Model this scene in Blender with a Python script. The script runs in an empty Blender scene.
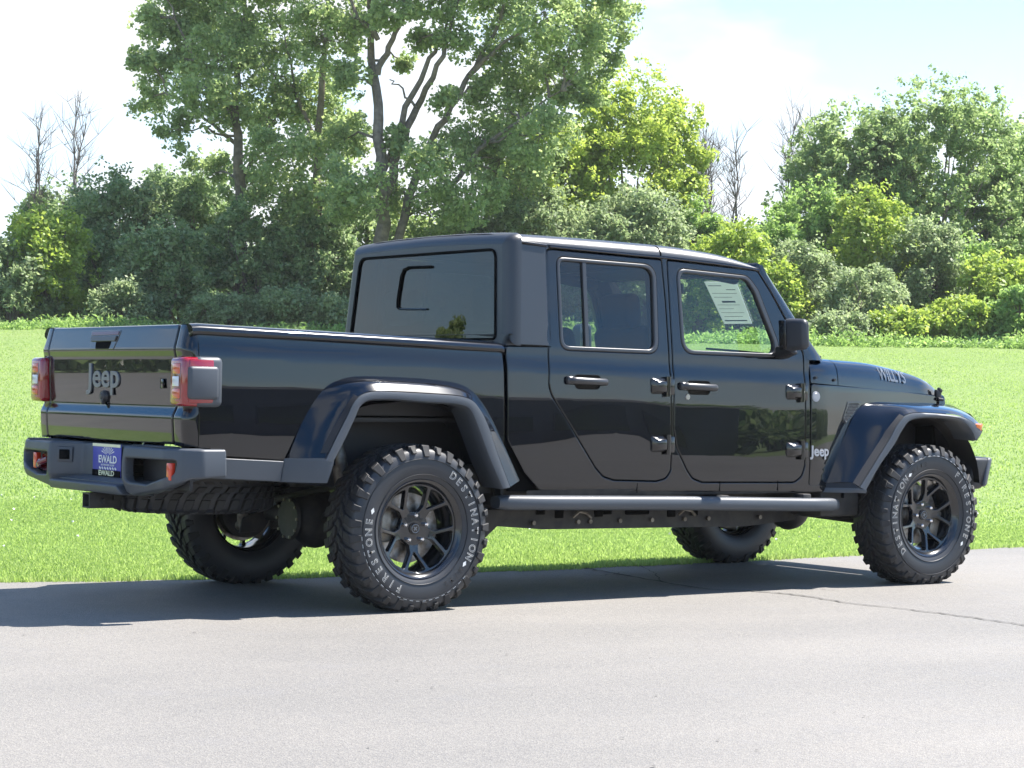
import bpy, bmesh, math, random
import numpy as np
from mathutils import Vector, Matrix
from mathutils.geometry import tessellate_polygon

sc = bpy.context.scene
COL = sc.collection
R = math.radians
PI = math.pi

# ------------------------------------------------------------------ camera
CX, CY, CZ, YAW, PITCH, ROLL, FPX = -5.7124, -9.4625, 1.0584, 0.9399, 0.0034, 0.0184, 2161.0
cam = bpy.data.cameras.new('camera')
cam_ob = bpy.data.objects.new('camera', cam); COL.objects.link(cam_ob)
cam.sensor_fit = 'HORIZONTAL'; cam.sensor_width = 36.0
cam.lens = FPX / 1024.0 * 36.0
cam.clip_start = 0.1; cam.clip_end = 5000
fw = Vector((math.cos(YAW) * math.cos(PITCH), math.sin(YAW) * math.cos(PITCH), math.sin(PITCH)))
rt = fw.cross(Vector((0, 0, 1))).normalized(); up = rt.cross(fw)
r2 = rt * math.cos(ROLL) + up * math.sin(ROLL); u2 = up * math.cos(ROLL) - rt * math.sin(ROLL)
cam_ob.matrix_world = Matrix(((r2.x, u2.x, -fw.x, CX), (r2.y, u2.y, -fw.y, CY), (r2.z, u2.z, -fw.z, CZ), (0, 0, 0, 1)))
sc.camera = cam_ob

# ------------------------------------------------------------------ light
SUN = Vector((0.62, -0.12, 1.0)).normalized()
world = bpy.data.worlds.new('World'); sc.world = world; world.use_nodes = True
nt = world.node_tree; nt.nodes.clear()
def N(t, kind, **kw):
    n = t.nodes.new(kind)
    for k, v in kw.items():
        if k.startswith('i_'):
            key = k[2:]
            n.inputs[int(key) if key.isdigit() else key].default_value = v
        else: setattr(n, k, v)
    return n
out = N(nt, 'ShaderNodeOutputWorld'); bg = N(nt, 'ShaderNodeBackground'); bg.inputs['Strength'].default_value = 0.082
sky = N(nt, 'ShaderNodeTexSky', sky_type='NISHITA', sun_disc=False)
sky.sun_elevation = math.asin(SUN.z); sky.sun_rotation = math.atan2(SUN.x, SUN.y)
sky.air_density = 1.0; sky.dust_density = 0.15; sky.ozone_density = 3.0
tc = N(nt, 'ShaderNodeTexCoord')
mp_ = N(nt, 'ShaderNodeMapping'); mp_.inputs['Scale'].default_value = (1.0, 1.0, 2.6)
mp_.inputs['Location'].default_value = (0.35, 0.1, 0.2)
nz = N(nt, 'ShaderNodeTexNoise'); nz.inputs['Scale'].default_value = 2.6; nz.inputs['Detail'].default_value = 7; nz.inputs['Roughness'].default_value = 0.55
cr = N(nt, 'ShaderNodeValToRGB'); cr.color_ramp.elements[0].position = 0.47; cr.color_ramp.elements[1].position = 0.60
sepd = N(nt, 'ShaderNodeSeparateXYZ')
hz = N(nt, 'ShaderNodeMapRange'); hz.inputs['From Min'].default_value = 0.0; hz.inputs['From Max'].default_value = 0.30
hz.inputs['To Min'].default_value = 0.75; hz.inputs['To Max'].default_value = 0.0
addm = N(nt, 'ShaderNodeMath', operation='ADD'); addm.use_clamp = True
mixc = N(nt, 'ShaderNodeMix', data_type='RGBA')
mixc.inputs[7].default_value = (5.0, 5.15, 5.3, 1)
L = nt.links.new
L(tc.outputs['Generated'], mp_.inputs['Vector']); L(mp_.outputs[0], nz.inputs['Vector']); L(nz.outputs['Fac'], cr.inputs['Fac'])
L(tc.outputs['Generated'], sepd.inputs[0]); L(sepd.outputs['Z'], hz.inputs['Value'])
# the sky is clear towards the street and hazier, cloudier beyond the trees
dotn = N(nt, 'ShaderNodeVectorMath', operation='DOT_PRODUCT'); dotn.inputs[1].default_value = (0.59, 0.81, 0.0)
side_ = N(nt, 'ShaderNodeMapRange'); side_.inputs['From Min'].default_value = 0.2; side_.inputs['From Max'].default_value = 0.92; side_.inputs['To Min'].default_value = 0.12
m1 = N(nt, 'ShaderNodeMath', operation='MULTIPLY'); sc2 = N(nt, 'ShaderNodeMapRange'); sc2.inputs['To Min'].default_value = 0.5; m2 = N(nt, 'ShaderNodeMath', operation='MULTIPLY')
L(tc.outputs['Generated'], dotn.inputs[0]); L(dotn.outputs['Value'], side_.inputs['Value']); L(hz.outputs[0], m1.inputs[0]); L(side_.outputs[0], m1.inputs[1])
L(side_.outputs[0], sc2.inputs['Value']); L(cr.outputs['Color'], m2.inputs[0]); L(sc2.outputs[0], m2.inputs[1])
L(m2.outputs[0], addm.inputs[0]); L(m1.outputs[0], addm.inputs[1])
satn = N(nt, 'ShaderNodeHueSaturation'); satn.inputs['Saturation'].default_value = 1.3; satn.inputs['Value'].default_value = 1.1; L(sky.outputs[0], satn.inputs['Color'])
L(addm.outputs[0], mixc.inputs[0]); L(satn.outputs[0], mixc.inputs[6]); L(mixc.outputs[2], bg.inputs['Color'])
L(bg.outputs[0], out.inputs['Surface'])

sun = bpy.data.lights.new('sun', 'SUN'); sun.energy = 4.8; sun.angle = R(0.53); sun.color = (1.0, 0.95, 0.88)
sun_ob = bpy.data.objects.new('sun', sun); COL.objects.link(sun_ob)
sun_ob.rotation_euler = SUN.to_track_quat('Z', 'Y').to_euler(); sun_ob.location = (10, -4, 30)
vs = sc.view_settings; vs.view_transform = 'Standard'; vs.look = 'None'; vs.gamma = 1.0; vs.use_curve_mapping = False
vs.exposure = 1.55

# ------------------------------------------------------------------ helpers
def tag(o, label=None, cat=None, group=None, kind=None):
    if label: o['label'] = label
    if cat: o['category'] = cat
    if group: o['group'] = group
    if kind: o['kind'] = kind
    return o
def empty(name, loc=(0, 0, 0), parent=None):
    o = bpy.data.objects.new(name, None); COL.objects.link(o); o.location = loc
    o.empty_display_size = 0.2
    if parent: o.parent = parent
    return o

def principled(name, col, rough=0.5, metal=0.0, spec=0.5, coat=0.0, noise=None, bump=None, var=0.0, vscale=3.0, emis=None, coat_rough=0.02, trans=0.0):
    """noise: (scale, darker colour, lo, hi); bump: (scale, strength, distance)"""
    m = bpy.data.materials.new(name); m.use_nodes = True
    t = m.node_tree; b = t.nodes['Principled BSDF']
    b.inputs['Base Color'].default_value = (*col, 1); b.inputs['Roughness'].default_value = rough
    b.inputs['Metallic'].default_value = metal; b.inputs['Specular IOR Level'].default_value = spec
    b.inputs['Coat Weight'].default_value = coat; b.inputs['Coat Roughness'].default_value = coat_rough
    b.inputs['Transmission Weight'].default_value = trans
    if emis:
        b.inputs['Emission Color'].default_value = (*emis[0], 1); b.inputs['Emission Strength'].default_value = emis[1]
    co = N(t, 'ShaderNodeTexCoord')
    if noise:
        n = N(t, 'ShaderNodeTexNoise'); n.inputs['Scale'].default_value = noise[0]; n.inputs['Detail'].default_value = 6
        r = N(t, 'ShaderNodeValToRGB'); r.color_ramp.elements[0].position = noise[2]; r.color_ramp.elements[1].position = noise[3]
        r.color_ramp.elements[0].color = (*noise[1], 1); r.color_ramp.elements[1].color = (*col, 1)
        t.links.new(co.outputs['Object'], n.inputs['Vector']); t.links.new(n.outputs['Fac'], r.inputs['Fac']); t.links.new(r.outputs[0], b.inputs['Base Color'])
    if bump:
        n = N(t, 'ShaderNodeTexNoise'); n.inputs['Scale'].default_value = bump[0]; n.inputs['Detail'].default_value = 3
        q = N(t, 'ShaderNodeBump'); q.inputs['Strength'].default_value = bump[1]; q.inputs['Distance'].default_value = bump[2]
        t.links.new(co.outputs['Object'], n.inputs['Vector']); t.links.new(n.outputs['Fac'], q.inputs['Height']); t.links.new(q.outputs[0], b.inputs['Normal'])
    if var:
        n = N(t, 'ShaderNodeTexNoise'); n.inputs['Scale'].default_value = vscale; n.inputs['Detail'].default_value = 5
        r = N(t, 'ShaderNodeMapRange'); r.inputs['To Min'].default_value = rough - var; r.inputs['To Max'].default_value = rough + var
        t.links.new(co.outputs['Object'], n.inputs['Vector']); t.links.new(n.outputs['Fac'], r.inputs['Value']); t.links.new(r.outputs[0], b.inputs['Roughness'])
    return m
def glass_mat(name, tint, refl=1.5, rough=0.0):
    m = bpy.data.materials.new(name); m.use_nodes = True; t = m.node_tree; t.nodes.clear()
    o = N(t, 'ShaderNodeOutputMaterial'); tr = N(t, 'ShaderNodeBsdfTransparent'); tr.inputs[0].default_value = (*tint, 1)
    gl = N(t, 'ShaderNodeBsdfGlossy'); gl.inputs['Roughness'].default_value = rough; gl.inputs['Color'].default_value = (1, 1, 1, 1)
    fr = N(t, 'ShaderNodeFresnel'); ge = N(t, 'ShaderNodeNewGeometry'); io = N(t, 'ShaderNodeMapRange')   # same reflectance from both sides of the pane
    io.inputs['To Min'].default_value = refl; io.inputs['To Max'].default_value = 1 / refl
    t.links.new(ge.outputs['Backfacing'], io.inputs['Value']); t.links.new(io.outputs[0], fr.inputs['IOR'])
    mx = N(t, 'ShaderNodeMixShader')
    t.links.new(fr.outputs[0], mx.inputs[0]); t.links.new(tr.outputs[0], mx.inputs[1]); t.links.new(gl.outputs[0], mx.inputs[2])
    t.links.new(mx.outputs[0], o.inputs[0])
    return m

M = {}
M['paint'] = principled('black_paint', (0.0015, 0.0022, 0.0045), rough=0.2, spec=0.1, coat=1.0, coat_rough=0.008)
M['paint'].node_tree.nodes['Principled BSDF'].inputs['Coat IOR'].default_value = 1.6
M['hardtop'] = principled('hardtop_black_grain', (0.017, 0.020, 0.025), rough=0.36, spec=0.8, bump=(420, 0.25, 0.002), var=0.05, vscale=5)
M['plastic'] = principled('grey_moulded_plastic', (0.060, 0.069, 0.082), rough=0.45, spec=0.5, bump=(500, 0.3, 0.0015), var=0.06, vscale=6)
M['plastic_dark'] = principled('black_plastic', (0.012, 0.012, 0.014), rough=0.5, bump=(300, 0.2, 0.001), var=0.08)
M['gloss_black'] = principled('gloss_black_trim', (0.006, 0.006, 0.007), rough=0.15, coat=0.6)
M['rubber'] = principled('tyre_rubber', (0.026, 0.026, 0.028), rough=0.62, spec=0.35, noise=(9, (0.034, 0.033, 0.032), 0.3, 0.7), bump=(140, 0.3, 0.001), var=0.08)
M['sidewall'] = principled('tyre_sidewall_rubber', (0.030, 0.032, 0.037), rough=0.45, spec=0.5, var=0.08, vscale=12)
M['seal'] = principled('window_seal', (0.035, 0.036, 0.04), rough=0.3, spec=0.6)
M['void'] = principled('dark_gap', (0.004, 0.004, 0.004), rough=0.9, spec=0.1)
M['under'] = principled('chassis_black', (0.018, 0.018, 0.019), rough=0.6, noise=(14, (0.036, 0.034, 0.031), 0.42, 0.6), bump=(60, 0.2, 0.003))
M['rim'] = principled('satin_black_wheel', (0.010, 0.011, 0.014), rough=0.2, coat=0.5, spec=0.6)
M['mirror_shell'] = principled('mirror_shell_plastic', (0.038, 0.041, 0.048), rough=0.45, bump=(400, 0.3, 0.001))
M['steel'] = principled('bare_steel', (0.35, 0.34, 0.33), rough=0.38, metal=1.0, noise=(30, (0.2, 0.17, 0.14), 0.35, 0.6))
M['chrome'] = principled('bright_metal', (0.75, 0.75, 0.77), rough=0.12, metal=1.0, var=0.03)
M['zinc'] = principled('dull_zinc', (0.3, 0.28, 0.24), rough=0.5, metal=0.7, noise=(20, (0.12, 0.1, 0.08), 0.35, 0.65))
M['badge'] = principled('grey_badge', (0.20, 0.21, 0.22), rough=0.3, metal=0.3)
M['silver'] = principled('silver_lettering', (0.55, 0.56, 0.58), rough=0.3, metal=0.5)
M['side_badge'] = principled('side_badge_metal', (0.36, 0.37, 0.40), rough=0.3, metal=0.4)
M['decal'] = principled('grey_decal', (0.12, 0.14, 0.17), rough=0.35)
M['white'] = principled('white_print', (0.8, 0.8, 0.78), rough=0.55, noise=(60, (0.62, 0.62, 0.60), 0.35, 0.5))
M['tyre_letter'] = principled('raised_white_rubber', (0.56, 0.56, 0.54), rough=0.7, noise=(90, (0.40, 0.40, 0.39), 0.35, 0.6))
M['paper'] = principled('white_paper', (0.82, 0.84, 0.80), rough=0.7, noise=(8, (0.74, 0.76, 0.72), 0.4, 0.6))
M['ink'] = principled('grey_ink', (0.25, 0.27, 0.28), rough=0.8)
M['blue'] = principled('plate_blue', (0.055, 0.06, 0.36), rough=0.4)
M['cream'] = principled('plate_cream', (0.75, 0.75, 0.5), rough=0.5)
M['red_lens'] = principled('red_lens', (0.26, 0.004, 0.012), rough=0.08, coat=1.0, spec=0.7)
M['dark_red'] = principled('dark_red_lens', (0.13, 0.004, 0.008), rough=0.08, coat=1.0)
M['orange'] = principled('orange_lens', (0.55, 0.07, 0.02), rough=0.15, coat=1.0)
M['amber'] = principled('amber_lens', (0.85, 0.20, 0.02), rough=0.12, coat=0.8)
M['reflector'] = principled('red_reflector', (0.65, 0.05, 0.02), rough=0.25, coat=0.6)
M['clear'] = principled('clear_lens', (0.62, 0.64, 0.66), rough=0.1, coat=1.0)
M['strap'] = principled('maroon_strip', (0.11, 0.03, 0.045), rough=0.3, coat=0.5)
M['glass_dark'] = glass_mat('privacy_glass', (0.40, 0.44, 0.44), 1.6)
M['glass_rear'] = glass_mat('rear_privacy_glass', (0.06, 0.065, 0.07), 1.55)
M['glass'] = glass_mat('window_glass', (0.80, 0.88, 0.86), 1.5)
M['mirror'] = principled('mirror_glass', (0.8, 0.8, 0.8), rough=0.02, metal=1.0)
M['seat'] = principled('black_upholstery', (0.012, 0.012, 0.013), rough=0.8, bump=(90, 0.3, 0.003))
M['headliner'] = principled('grey_headliner', (0.10, 0.10, 0.10), rough=0.9)

def make_translucent(m, col, fac):
    t = m.node_tree; b = t.nodes['Principled BSDF']; o = t.nodes['Material Output']
    tr = N(t, 'ShaderNodeBsdfTranslucent'); tr.inputs[0].default_value = (*col, 1); mx = N(t, 'ShaderNodeMixShader'); mx.inputs[0].default_value = fac
    t.links.new(b.outputs[0], mx.inputs[1]); t.links.new(tr.outputs[0], mx.inputs[2]); t.links.new(mx.outputs[0], o.inputs[0])
make_translucent(M['paper'], (.8, .84, .78), .35)
def finish(name, me, mat, parent=None, angle=35, smooth=True):
    if isinstance(mat, (list, tuple)):
        for m in mat: me.materials.append(m)
    elif mat: me.materials.append(mat)
    if smooth:
        me.polygons.foreach_set('use_smooth', [True] * len(me.polygons))
        me.set_sharp_from_angle(angle=R(angle))
    o = bpy.data.objects.new(name, me); COL.objects.link(o)
    if parent: o.parent = parent
    return o

class MB:
    """collects shapes into one mesh"""
    def __init__(s): s.v = []; s.f = []; s.mi = []; s.cur = 0
    def add(s, vs_, fs_):
        o = len(s.v); s.v.extend([tuple(q) for q in vs_])
        for f in fs_: s.f.append(tuple(i + o for i in f)); s.mi.append(s.cur)
        return s
    def bm(s, b, mat=None):
        if mat is not None: b.transform(mat)
        b.verts.ensure_lookup_table(); b.verts.index_update()
        s.add([v.co[:] for v in b.verts], [[v.index for v in f.verts] for f in b.faces]); b.free(); return s
    def box(s, c, d, bev=0.0, rot=None, segs=2, taper=None):
        b = bmesh.new(); bmesh.ops.create_cube(b, size=1.0)
        for v in b.verts:
            v.co = Vector((v.co.x * d[0], v.co.y * d[1], v.co.z * d[2]))
            if taper and v.co.z > 0: v.co.x *= taper[0]; v.co.y *= taper[1]
        if bev > 0: bmesh.ops.bevel(b, geom=list(b.edges) , offset=bev, segments=segs, profile=0.5, affect='EDGES')
        m = Matrix.Translation(Vector(c))
        if rot is not None: m = m @ (rot if isinstance(rot, Matrix) else Matrix.Rotation(rot[0], 4, rot[1]))
        return s.bm(b, m)
    def hexa(s, pts, bev=0.0, segs=2):
        """8 points: bottom ring 4, top ring 4"""
        b = bmesh.new(); vv = [b.verts.new(p) for p in pts]
        for f in ((3, 2, 1, 0), (4, 5, 6, 7), (0, 1, 5, 4), (1, 2, 6, 5), (2, 3, 7, 6), (3, 0, 4, 7)): b.faces.new([vv[i] for i in f])
        bmesh.ops.recalc_face_normals(b, faces=b.faces)
        if bev > 0: bmesh.ops.bevel(b, geom=list(b.edges), offset=bev, segments=segs, profile=0.5, affect='EDGES')
        return s.bm(b)
    def cyl(s, a, b_, r, r2=None, n=20, cap=True):
        a = Vector(a); b_ = Vector(b_); d = (b_ - a); q = d.to_track_quat('Z', 'Y').to_matrix()
        r2 = r if r2 is None else r2; vs_ = []
        for k in range(n):
            t = 2 * PI * k / n; e = q @ Vector((math.cos(t), math.sin(t), 0))
            vs_.append(a + e * r); vs_.append(b_ + e * r2)
        fs_ = [(2 * k, 2 * ((k + 1) % n), 2 * ((k + 1) % n) + 1, 2 * k + 1) for k in range(n)]
        if cap: fs_ += [tuple(2 * k for k in reversed(range(n))), tuple(2 * k + 1 for k in range(n))]
        return s.add(vs_, fs_)
    def tube(s, pts, r, n=10, closed=False):
        pts = [Vector(p) for p in pts]; m = len(pts); rr = r if isinstance(r, (list, tuple)) else [r] * m
        rings = []; prev = None
        for i, p in enumerate(pts):
            a = pts[i - 1] if (i > 0 or closed) else p; c = pts[(i + 1) % m] if (i < m - 1 or closed) else p
            t = (c - a).normalized()
            if prev is None:
                h = Vector((0, 0, 1)) if abs(t.z) < 0.9 else Vector((1, 0, 0)); x = t.cross(h).normalized()
            else: x = (prev - t * prev.dot(t)).normalized()
            prev = x; y = t.cross(x)
            rings.append([p + (x * math.cos(2 * PI * k / n) + y * math.sin(2 * PI * k / n)) * rr[i] for k in range(n)])
        vs_ = [q for g in rings for q in g]; fs_ = []
        for i in range(m if closed else m - 1):
            j = (i + 1) % m
            for k in range(n): fs_.append((i * n + k, i * n + (k + 1) % n, j * n + (k + 1) % n, j * n + k))
        if not closed: fs_ += [tuple(reversed(range(n))), tuple((m - 1) * n + k for k in range(n))]
        return s.add(vs_, fs_)
    def grid(s, rows, closed_u=False, closed_v=False):
        nu = len(rows); nv = len(rows[0]); vs_ = [q for r_ in rows for q in r_]; fs_ = []
        for i in range(nu if closed_u else nu - 1):
            for k in range(nv if closed_v else nv - 1):
                fs_.append((i * nv + k, ((i + 1) % nu) * nv + k, ((i + 1) % nu) * nv + (k + 1) % nv, i * nv + (k + 1) % nv))
        return s.add(vs_, fs_)
    def lathe(s, prof, n=64, axis='y', closed=False):
        """prof: (axial, radius)"""
        rows = []
        for k in range(n):
            t = 2 * PI * k / n
            rows.append([(r_ * math.cos(t), a, r_ * math.sin(t)) for a, r_ in prof])
        return s.grid(rows, closed_u=True, closed_v=closed)
    def prism(s, poly, z0, z1, M4=None):
        n = len(poly); vs_ = [(x, y, z0) for x, y in poly] + [(x, y, z1) for x, y in poly]
        if M4 is not None: vs_ = [M4 @ Vector(q) for q in vs_]
        fs_ = [tuple(reversed(range(n))), tuple(range(n, 2 * n))] + [(k, (k + 1) % n, n + (k + 1) % n, n + k) for k in range(n)]
        return s.add(vs_, fs_)
    def build(s, name, mat, parent=None, angle=35, smooth=True, fix=True):
        me = bpy.data.meshes.new(name); me.from_pydata([tuple(q) for q in s.v], [], s.f)
        if isinstance(mat, (list, tuple)): me.polygons.foreach_set('material_index', s.mi)
        if fix:
            b = bmesh.new(); b.from_mesh(me); bmesh.ops.recalc_face_normals(b, faces=b.faces); b.to_mesh(me); b.free()
        return finish(name, me, mat, parent, angle, smooth)

def rnd(pts, r, n=6):
    """round the corners of a closed outline"""
    out_ = []; m = len(pts); rr = r if isinstance(r, (list, tuple)) else [r] * m
    for i in range(m):
        p = Vector(pts[i][:2]); a = Vector(pts[i - 1][:2]); c = Vector(pts[(i + 1) % m][:2])
        u = (a - p); w = (c - p); lu = u.length; lw = w.length; u.normalize(); w.normalize()
        if rr[i] <= 0: out_.append(tuple(p)); continue
        ang = u.angle(w)
        if ang > R(176): out_.append(tuple(p)); continue
        t = min(rr[i] / math.tan(ang / 2), lu * 0.49, lw * 0.49)
        p0 = p + u * t; p1 = p + w * t
        k = max(2, int(n * (PI - ang) / (PI / 2)) + 1)
        for j in range(k + 1):
            s_ = j / k; out_.append(tuple(p0 * (1 - s_) ** 2 + p * 2 * s_ * (1 - s_) + p1 * s_ ** 2))
    res = [out_[0]]
    for q in out_[1:]:
        if (Vector(q) - Vector(res[-1])).length > 1e-4: res.append(q)
    if (Vector(res[0]) - Vector(res[-1])).length < 1e-4: res.pop()
    return res
def area2(p): return sum(p[i - 1][0] * p[i][1] - p[i][0] * p[i - 1][1] for i in range(len(p)))
def offset(pts, d):
    """inset of a loop to the left of its direction of travel"""
    n = len(pts); o = []
    for i in range(n):
        p = Vector(pts[i]); a = Vector(pts[i - 1]); c = Vector(pts[(i + 1) % n])
        n1 = Vector((-(p - a).y, (p - a).x)).normalized(); n2 = Vector((-(c - p).y, (c - p).x)).normalized()
        b = n1 + n2
        if b.length < 1e-6: b = n1
        b.normalize(); k = min(1.0 / max(b.dot(n1), 0.3), 2.0)
        o.append(tuple(p + b * d * k))
    return o

def panel(name, loops, mp, mat, parent, thick=0.02, bev=0.004, grid=0.07, segs=3, gridb=None, back=False):
    """A formed sheet: outline (and holes) in the (a,b) plane, rounded edge, mapped on to the surface mp(a,b,c)"""
    lp = []
    for i, l in enumerate(loops):
        l = [tuple(q[:2]) for q in l]
        if (area2(l) > 0) != (i == 0): l = l[::-1]
        lp.append(l)
    b = bmesh.new(); rings = []
    for k in range(segs + 1):
        t = k / segs * PI / 2; ins = bev * (1 - math.sin(t)); c = -bev * (1 - math.cos(t))
        rings.append([[b.verts.new((x, y, c)) for x, y in offset(l, ins)] for l in lp])
    rings.append([[b.verts.new((x, y, -thick)) for x, y in l] for l in lp])
    flat = [v for l in rings[0] for v in l]
    tris = tessellate_polygon([[Vector((v.co.x, v.co.y, 0)) for v in l] for l in rings[0]])
    for t in tris:
        try:
            f = b.faces.new([flat[i] for i in t])
        except ValueError: pass
    for f in b.faces:
        f.normal_update()
        if f.normal.z < 0: f.normal_flip()
    for k in range(len(rings) - 1):
        for li in range(len(lp)):
            A = rings[k][li]; B = rings[k + 1][li]; n = len(A)
            for i in range(n):
                try: b.faces.new([A[i], B[i], B[(i + 1) % n], A[(i + 1) % n]])
                except ValueError: pass
    if back:
        fl = [v for l in rings[-1] for v in l]
        for t in tris:
            try:
                f = b.faces.new([fl[i] for i in t]); f.normal_update()
                if f.normal.z > 0: f.normal_flip()
            except ValueError: pass
    xs = [v.co.x for v in b.verts]; ys = [v.co.y for v in b.verts]
    ga = grid; gb = gridb or grid
    def cuts(lo, hi, g):
        k = math.ceil(lo / g)
        while k * g < hi:
            yield k * g + 0.00037; k += 1
    if ga:
        for a in cuts(min(xs), max(xs), ga):
            bmesh.ops.bisect_plane(b, geom=b.verts[:] + b.edges[:] + b.faces[:], plane_co=(a, 0, 0), plane_no=(1, 0, 0), dist=1e-5)
    if gb:
        for a in cuts(min(ys), max(ys), gb):
            bmesh.ops.bisect_plane(b, geom=b.verts[:] + b.edges[:] + b.faces[:], plane_co=(0, a, 0), plane_no=(0, 1, 0), dist=1e-5)
    b.normal_update(); b.verts.ensure_lookup_table(); b.faces.ensure_lookup_table(); b.verts.index_update()
    e = 1e-3; frames = []; flip = False
    def frame(x, y):
        P = Vector(mp(x, y, 0)); Ta = (Vector(mp(x + e, y, 0)) - P) / e; Tb = (Vector(mp(x, y + e, 0)) - P) / e
        Nn = Ta.cross(Tb); Nn.normalize(); D = Vector(mp(x, y, e)) - P
        s_ = 1 if Nn.dot(D) > 0 else -1
        return Ta.normalized(), Tb.normalized(), Nn * s_, s_
    frames = [frame(v.co.x, v.co.y) for v in b.verts]
    front = [[False, Vector()] for _ in b.verts]
    for f in b.faces:
        if f.normal.z > 0.995:
            for v in f.verts: front[v.index][0] = True
    ln = []
    s0 = frames[0][3]
    fdata = []
    for f in b.faces:
        fn = f.normal.copy(); nn = []
        for v in f.verts:
            if fn.z > 0.995: n_ = Vector((0, 0, 1))
            elif fn.z < -0.995: n_ = Vector((0, 0, -1))
            elif front[v.index][0] and fn.z > 0.2: n_ = Vector((0, 0, 1))
            else:
                n_ = Vector()
                for g in v.link_faces:
                    if abs(g.normal.z) <= 0.995 and g.normal.dot(fn) > 0.6: n_ += g.normal
                n_.normalize()
            Ta, Tb, Nn, _ = frames[v.index]
            w = (Ta * n_.x + Tb * n_.y + Nn * n_.z); w.normalize(); nn.append(w)
        fdata.append((tuple(v.index for v in f.verts), nn))
    vs_ = [tuple(mp(v.co.x, v.co.y, v.co.z)) for v in b.verts]
    fs_ = []; norms = []
    for idx, nn in fdata:
        if s0 < 0: idx = idx[::-1]; nn = nn[::-1]
        fs_.append(idx); norms.extend([tuple(q) for q in nn])
    b.free()
    me = bpy.data.meshes.new(name); me.from_pydata(vs_, [], fs_); me.materials.append(mat)
    me.polygons.foreach_set('use_smooth', [True] * len(me.polygons))
    if len(norms) == len(me.loops): me.normals_split_custom_set(norms)
    o = bpy.data.objects.new(name, me); COL.objects.link(o)
    if parent: o.parent = parent
    return o

def text_mesh(name, s, size, mat, parent, fn, extrude=0.002, off=0.0, bevel=0.0, sx=1.0, space=1.0, align='CENTER'):
    """letters as geometry; fn(x,y,z) gives the place of each point"""
    c = bpy.data.curves.new(name, 'FONT'); c.body = s; c.size = size; c.extrude = extrude; c.offset = off; c.bevel_depth = bevel
    c.align_x = align; c.align_y = 'CENTER'; c.space_character = space; c.resolution_u = 3
    o = bpy.data.objects.new(name + '_tmp', c); COL.objects.link(o)
    dg = bpy.context.evaluated_depsgraph_get(); dg.update()
    me = bpy.data.meshes.new_from_object(o.evaluated_get(dg), depsgraph=dg)
    bpy.data.objects.remove(o); bpy.data.curves.remove(c)
    n = len(me.vertices); co = np.empty(n * 3); me.vertices.foreach_get('co', co); co = co.reshape(-1, 3)
    me.vertices.foreach_set('co', np.array([fn(x * sx, y, z) for x, y, z in co]).ravel()); me.materials.clear(); me.materials.append(mat); me.update()
    o = bpy.data.objects.new(name, me); COL.objects.link(o)
    if parent: o.parent = parent
    return o
def join_into(dst, others):
    b = bmesh.new(); b.from_mesh(dst.data)
    for o in others:
        b.from_mesh(o.data); me = o.data; bpy.data.objects.remove(o); bpy.data.meshes.remove(me)
    b.to_mesh(dst.data); b.free(); return dst

# ------------------------------------------------------------------ the pickup
truck = empty('pickup_truck', (0, 0, 0))
tag(truck, 'glossy black four-door pickup truck with grey flares and mud tyres, parked on the driveway', 'pickup truck')

PZ = [0.40, .45, .60, .75, .90, 1.05, 1.15, 1.185, 1.235, 1.26, 1.30, 1.86]
PY = [.762, .773, .802, .8078, .8062, .8026, .7972, .7955, .784, .781, .779, .779 - .56 * math.tan(R(7.6))]
def sy(x, z):
    zc = z + .02 * x
    s = sum(float(np.interp(zc + d, PZ, PY)) for d in (-.018, -.009, 0, .009, .018)) / 5
    return s - max(0, x - 2.75) * .16 + .0014 * math.sin(3.3 * x + 1.0) * math.sin(4 * z) + .0006 * math.sin(7.5 * x + 3 * z)
def SM(sg, off=0.0):
    return lambda a, b, c: (a, sg * (sy(a, b) + c + off), b)
def catmull(P, n=4):
    P = [Vector(p) for p in P]; o = []
    for i in range(len(P) - 1):
        p0 = P[i - 1] if i else P[0] * 2 - P[1]; p1 = P[i]; p2 = P[i + 1]; p3 = P[i + 2] if i + 2 < len(P) else P[-1] * 2 - P[-2]
        for k in range(n):
            t = k / n
            o.append(0.5 * ((2 * p1) + (p2 - p0) * t + (2 * p0 - 5 * p1 + 4 * p2 - p3) * t * t + (3 * p1 - p0 - 3 * p2 + p3) * t ** 3))
    o.append(P[-1]); return o

RDOOR = [(0.883, 1.783), (1.640, 1.766), (1.648, 1.554), (1.648, 1.28), (1.651, 0.661), (1.62, 0.619), (1.56, 0.606), (1.272, 0.614), (1.204, 0.633), (1.151, 0.679), (0.868, 1.039), (0.849, 1.084), (0.857, 1.28)]
FDOOR = [(1.683, 1.766), (2.321, 1.742), (2.413, 1.623), (2.596, 1.343), (2.620, 1.295), (2.616, 0.682), (2.597, 0.621), (2.54, 0.590), (1.872, 0.597), (1.807, 0.617), (1.768, 0.66), (1.689, 0.782), (1.672, 0.871), (1.677, 1.281)]
RWO = [(0.940, 1.748), (1.600, 1.738), (1.577, 1.268), (0.930, 1.272)]
RWI = [(0.960, 1.728), (1.574, 1.719), (1.551, 1.290), (0.951, 1.294)]
FWO = [(1.740, 1.728), (2.250, 1.710), (2.318, 1.636), (2.445, 1.340), (2.420, 1.270), (1.742, 1.274)]
FWI = [(1.764, 1.706), (2.238, 1.690), (2.290, 1.622), (2.412, 1.342), (2.396, 1.292), (1.764, 1.295)]
RR = rnd(RDOOR, [.03, .012, 0, 0, .05, .05, .03, .04, .05, .05, .08, .08, 0])
FR = rnd(FDOOR, [.012, .03, 0, .1, .03, .06, .06, .05, .05, .05, .05, .08, .05, 0])
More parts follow.
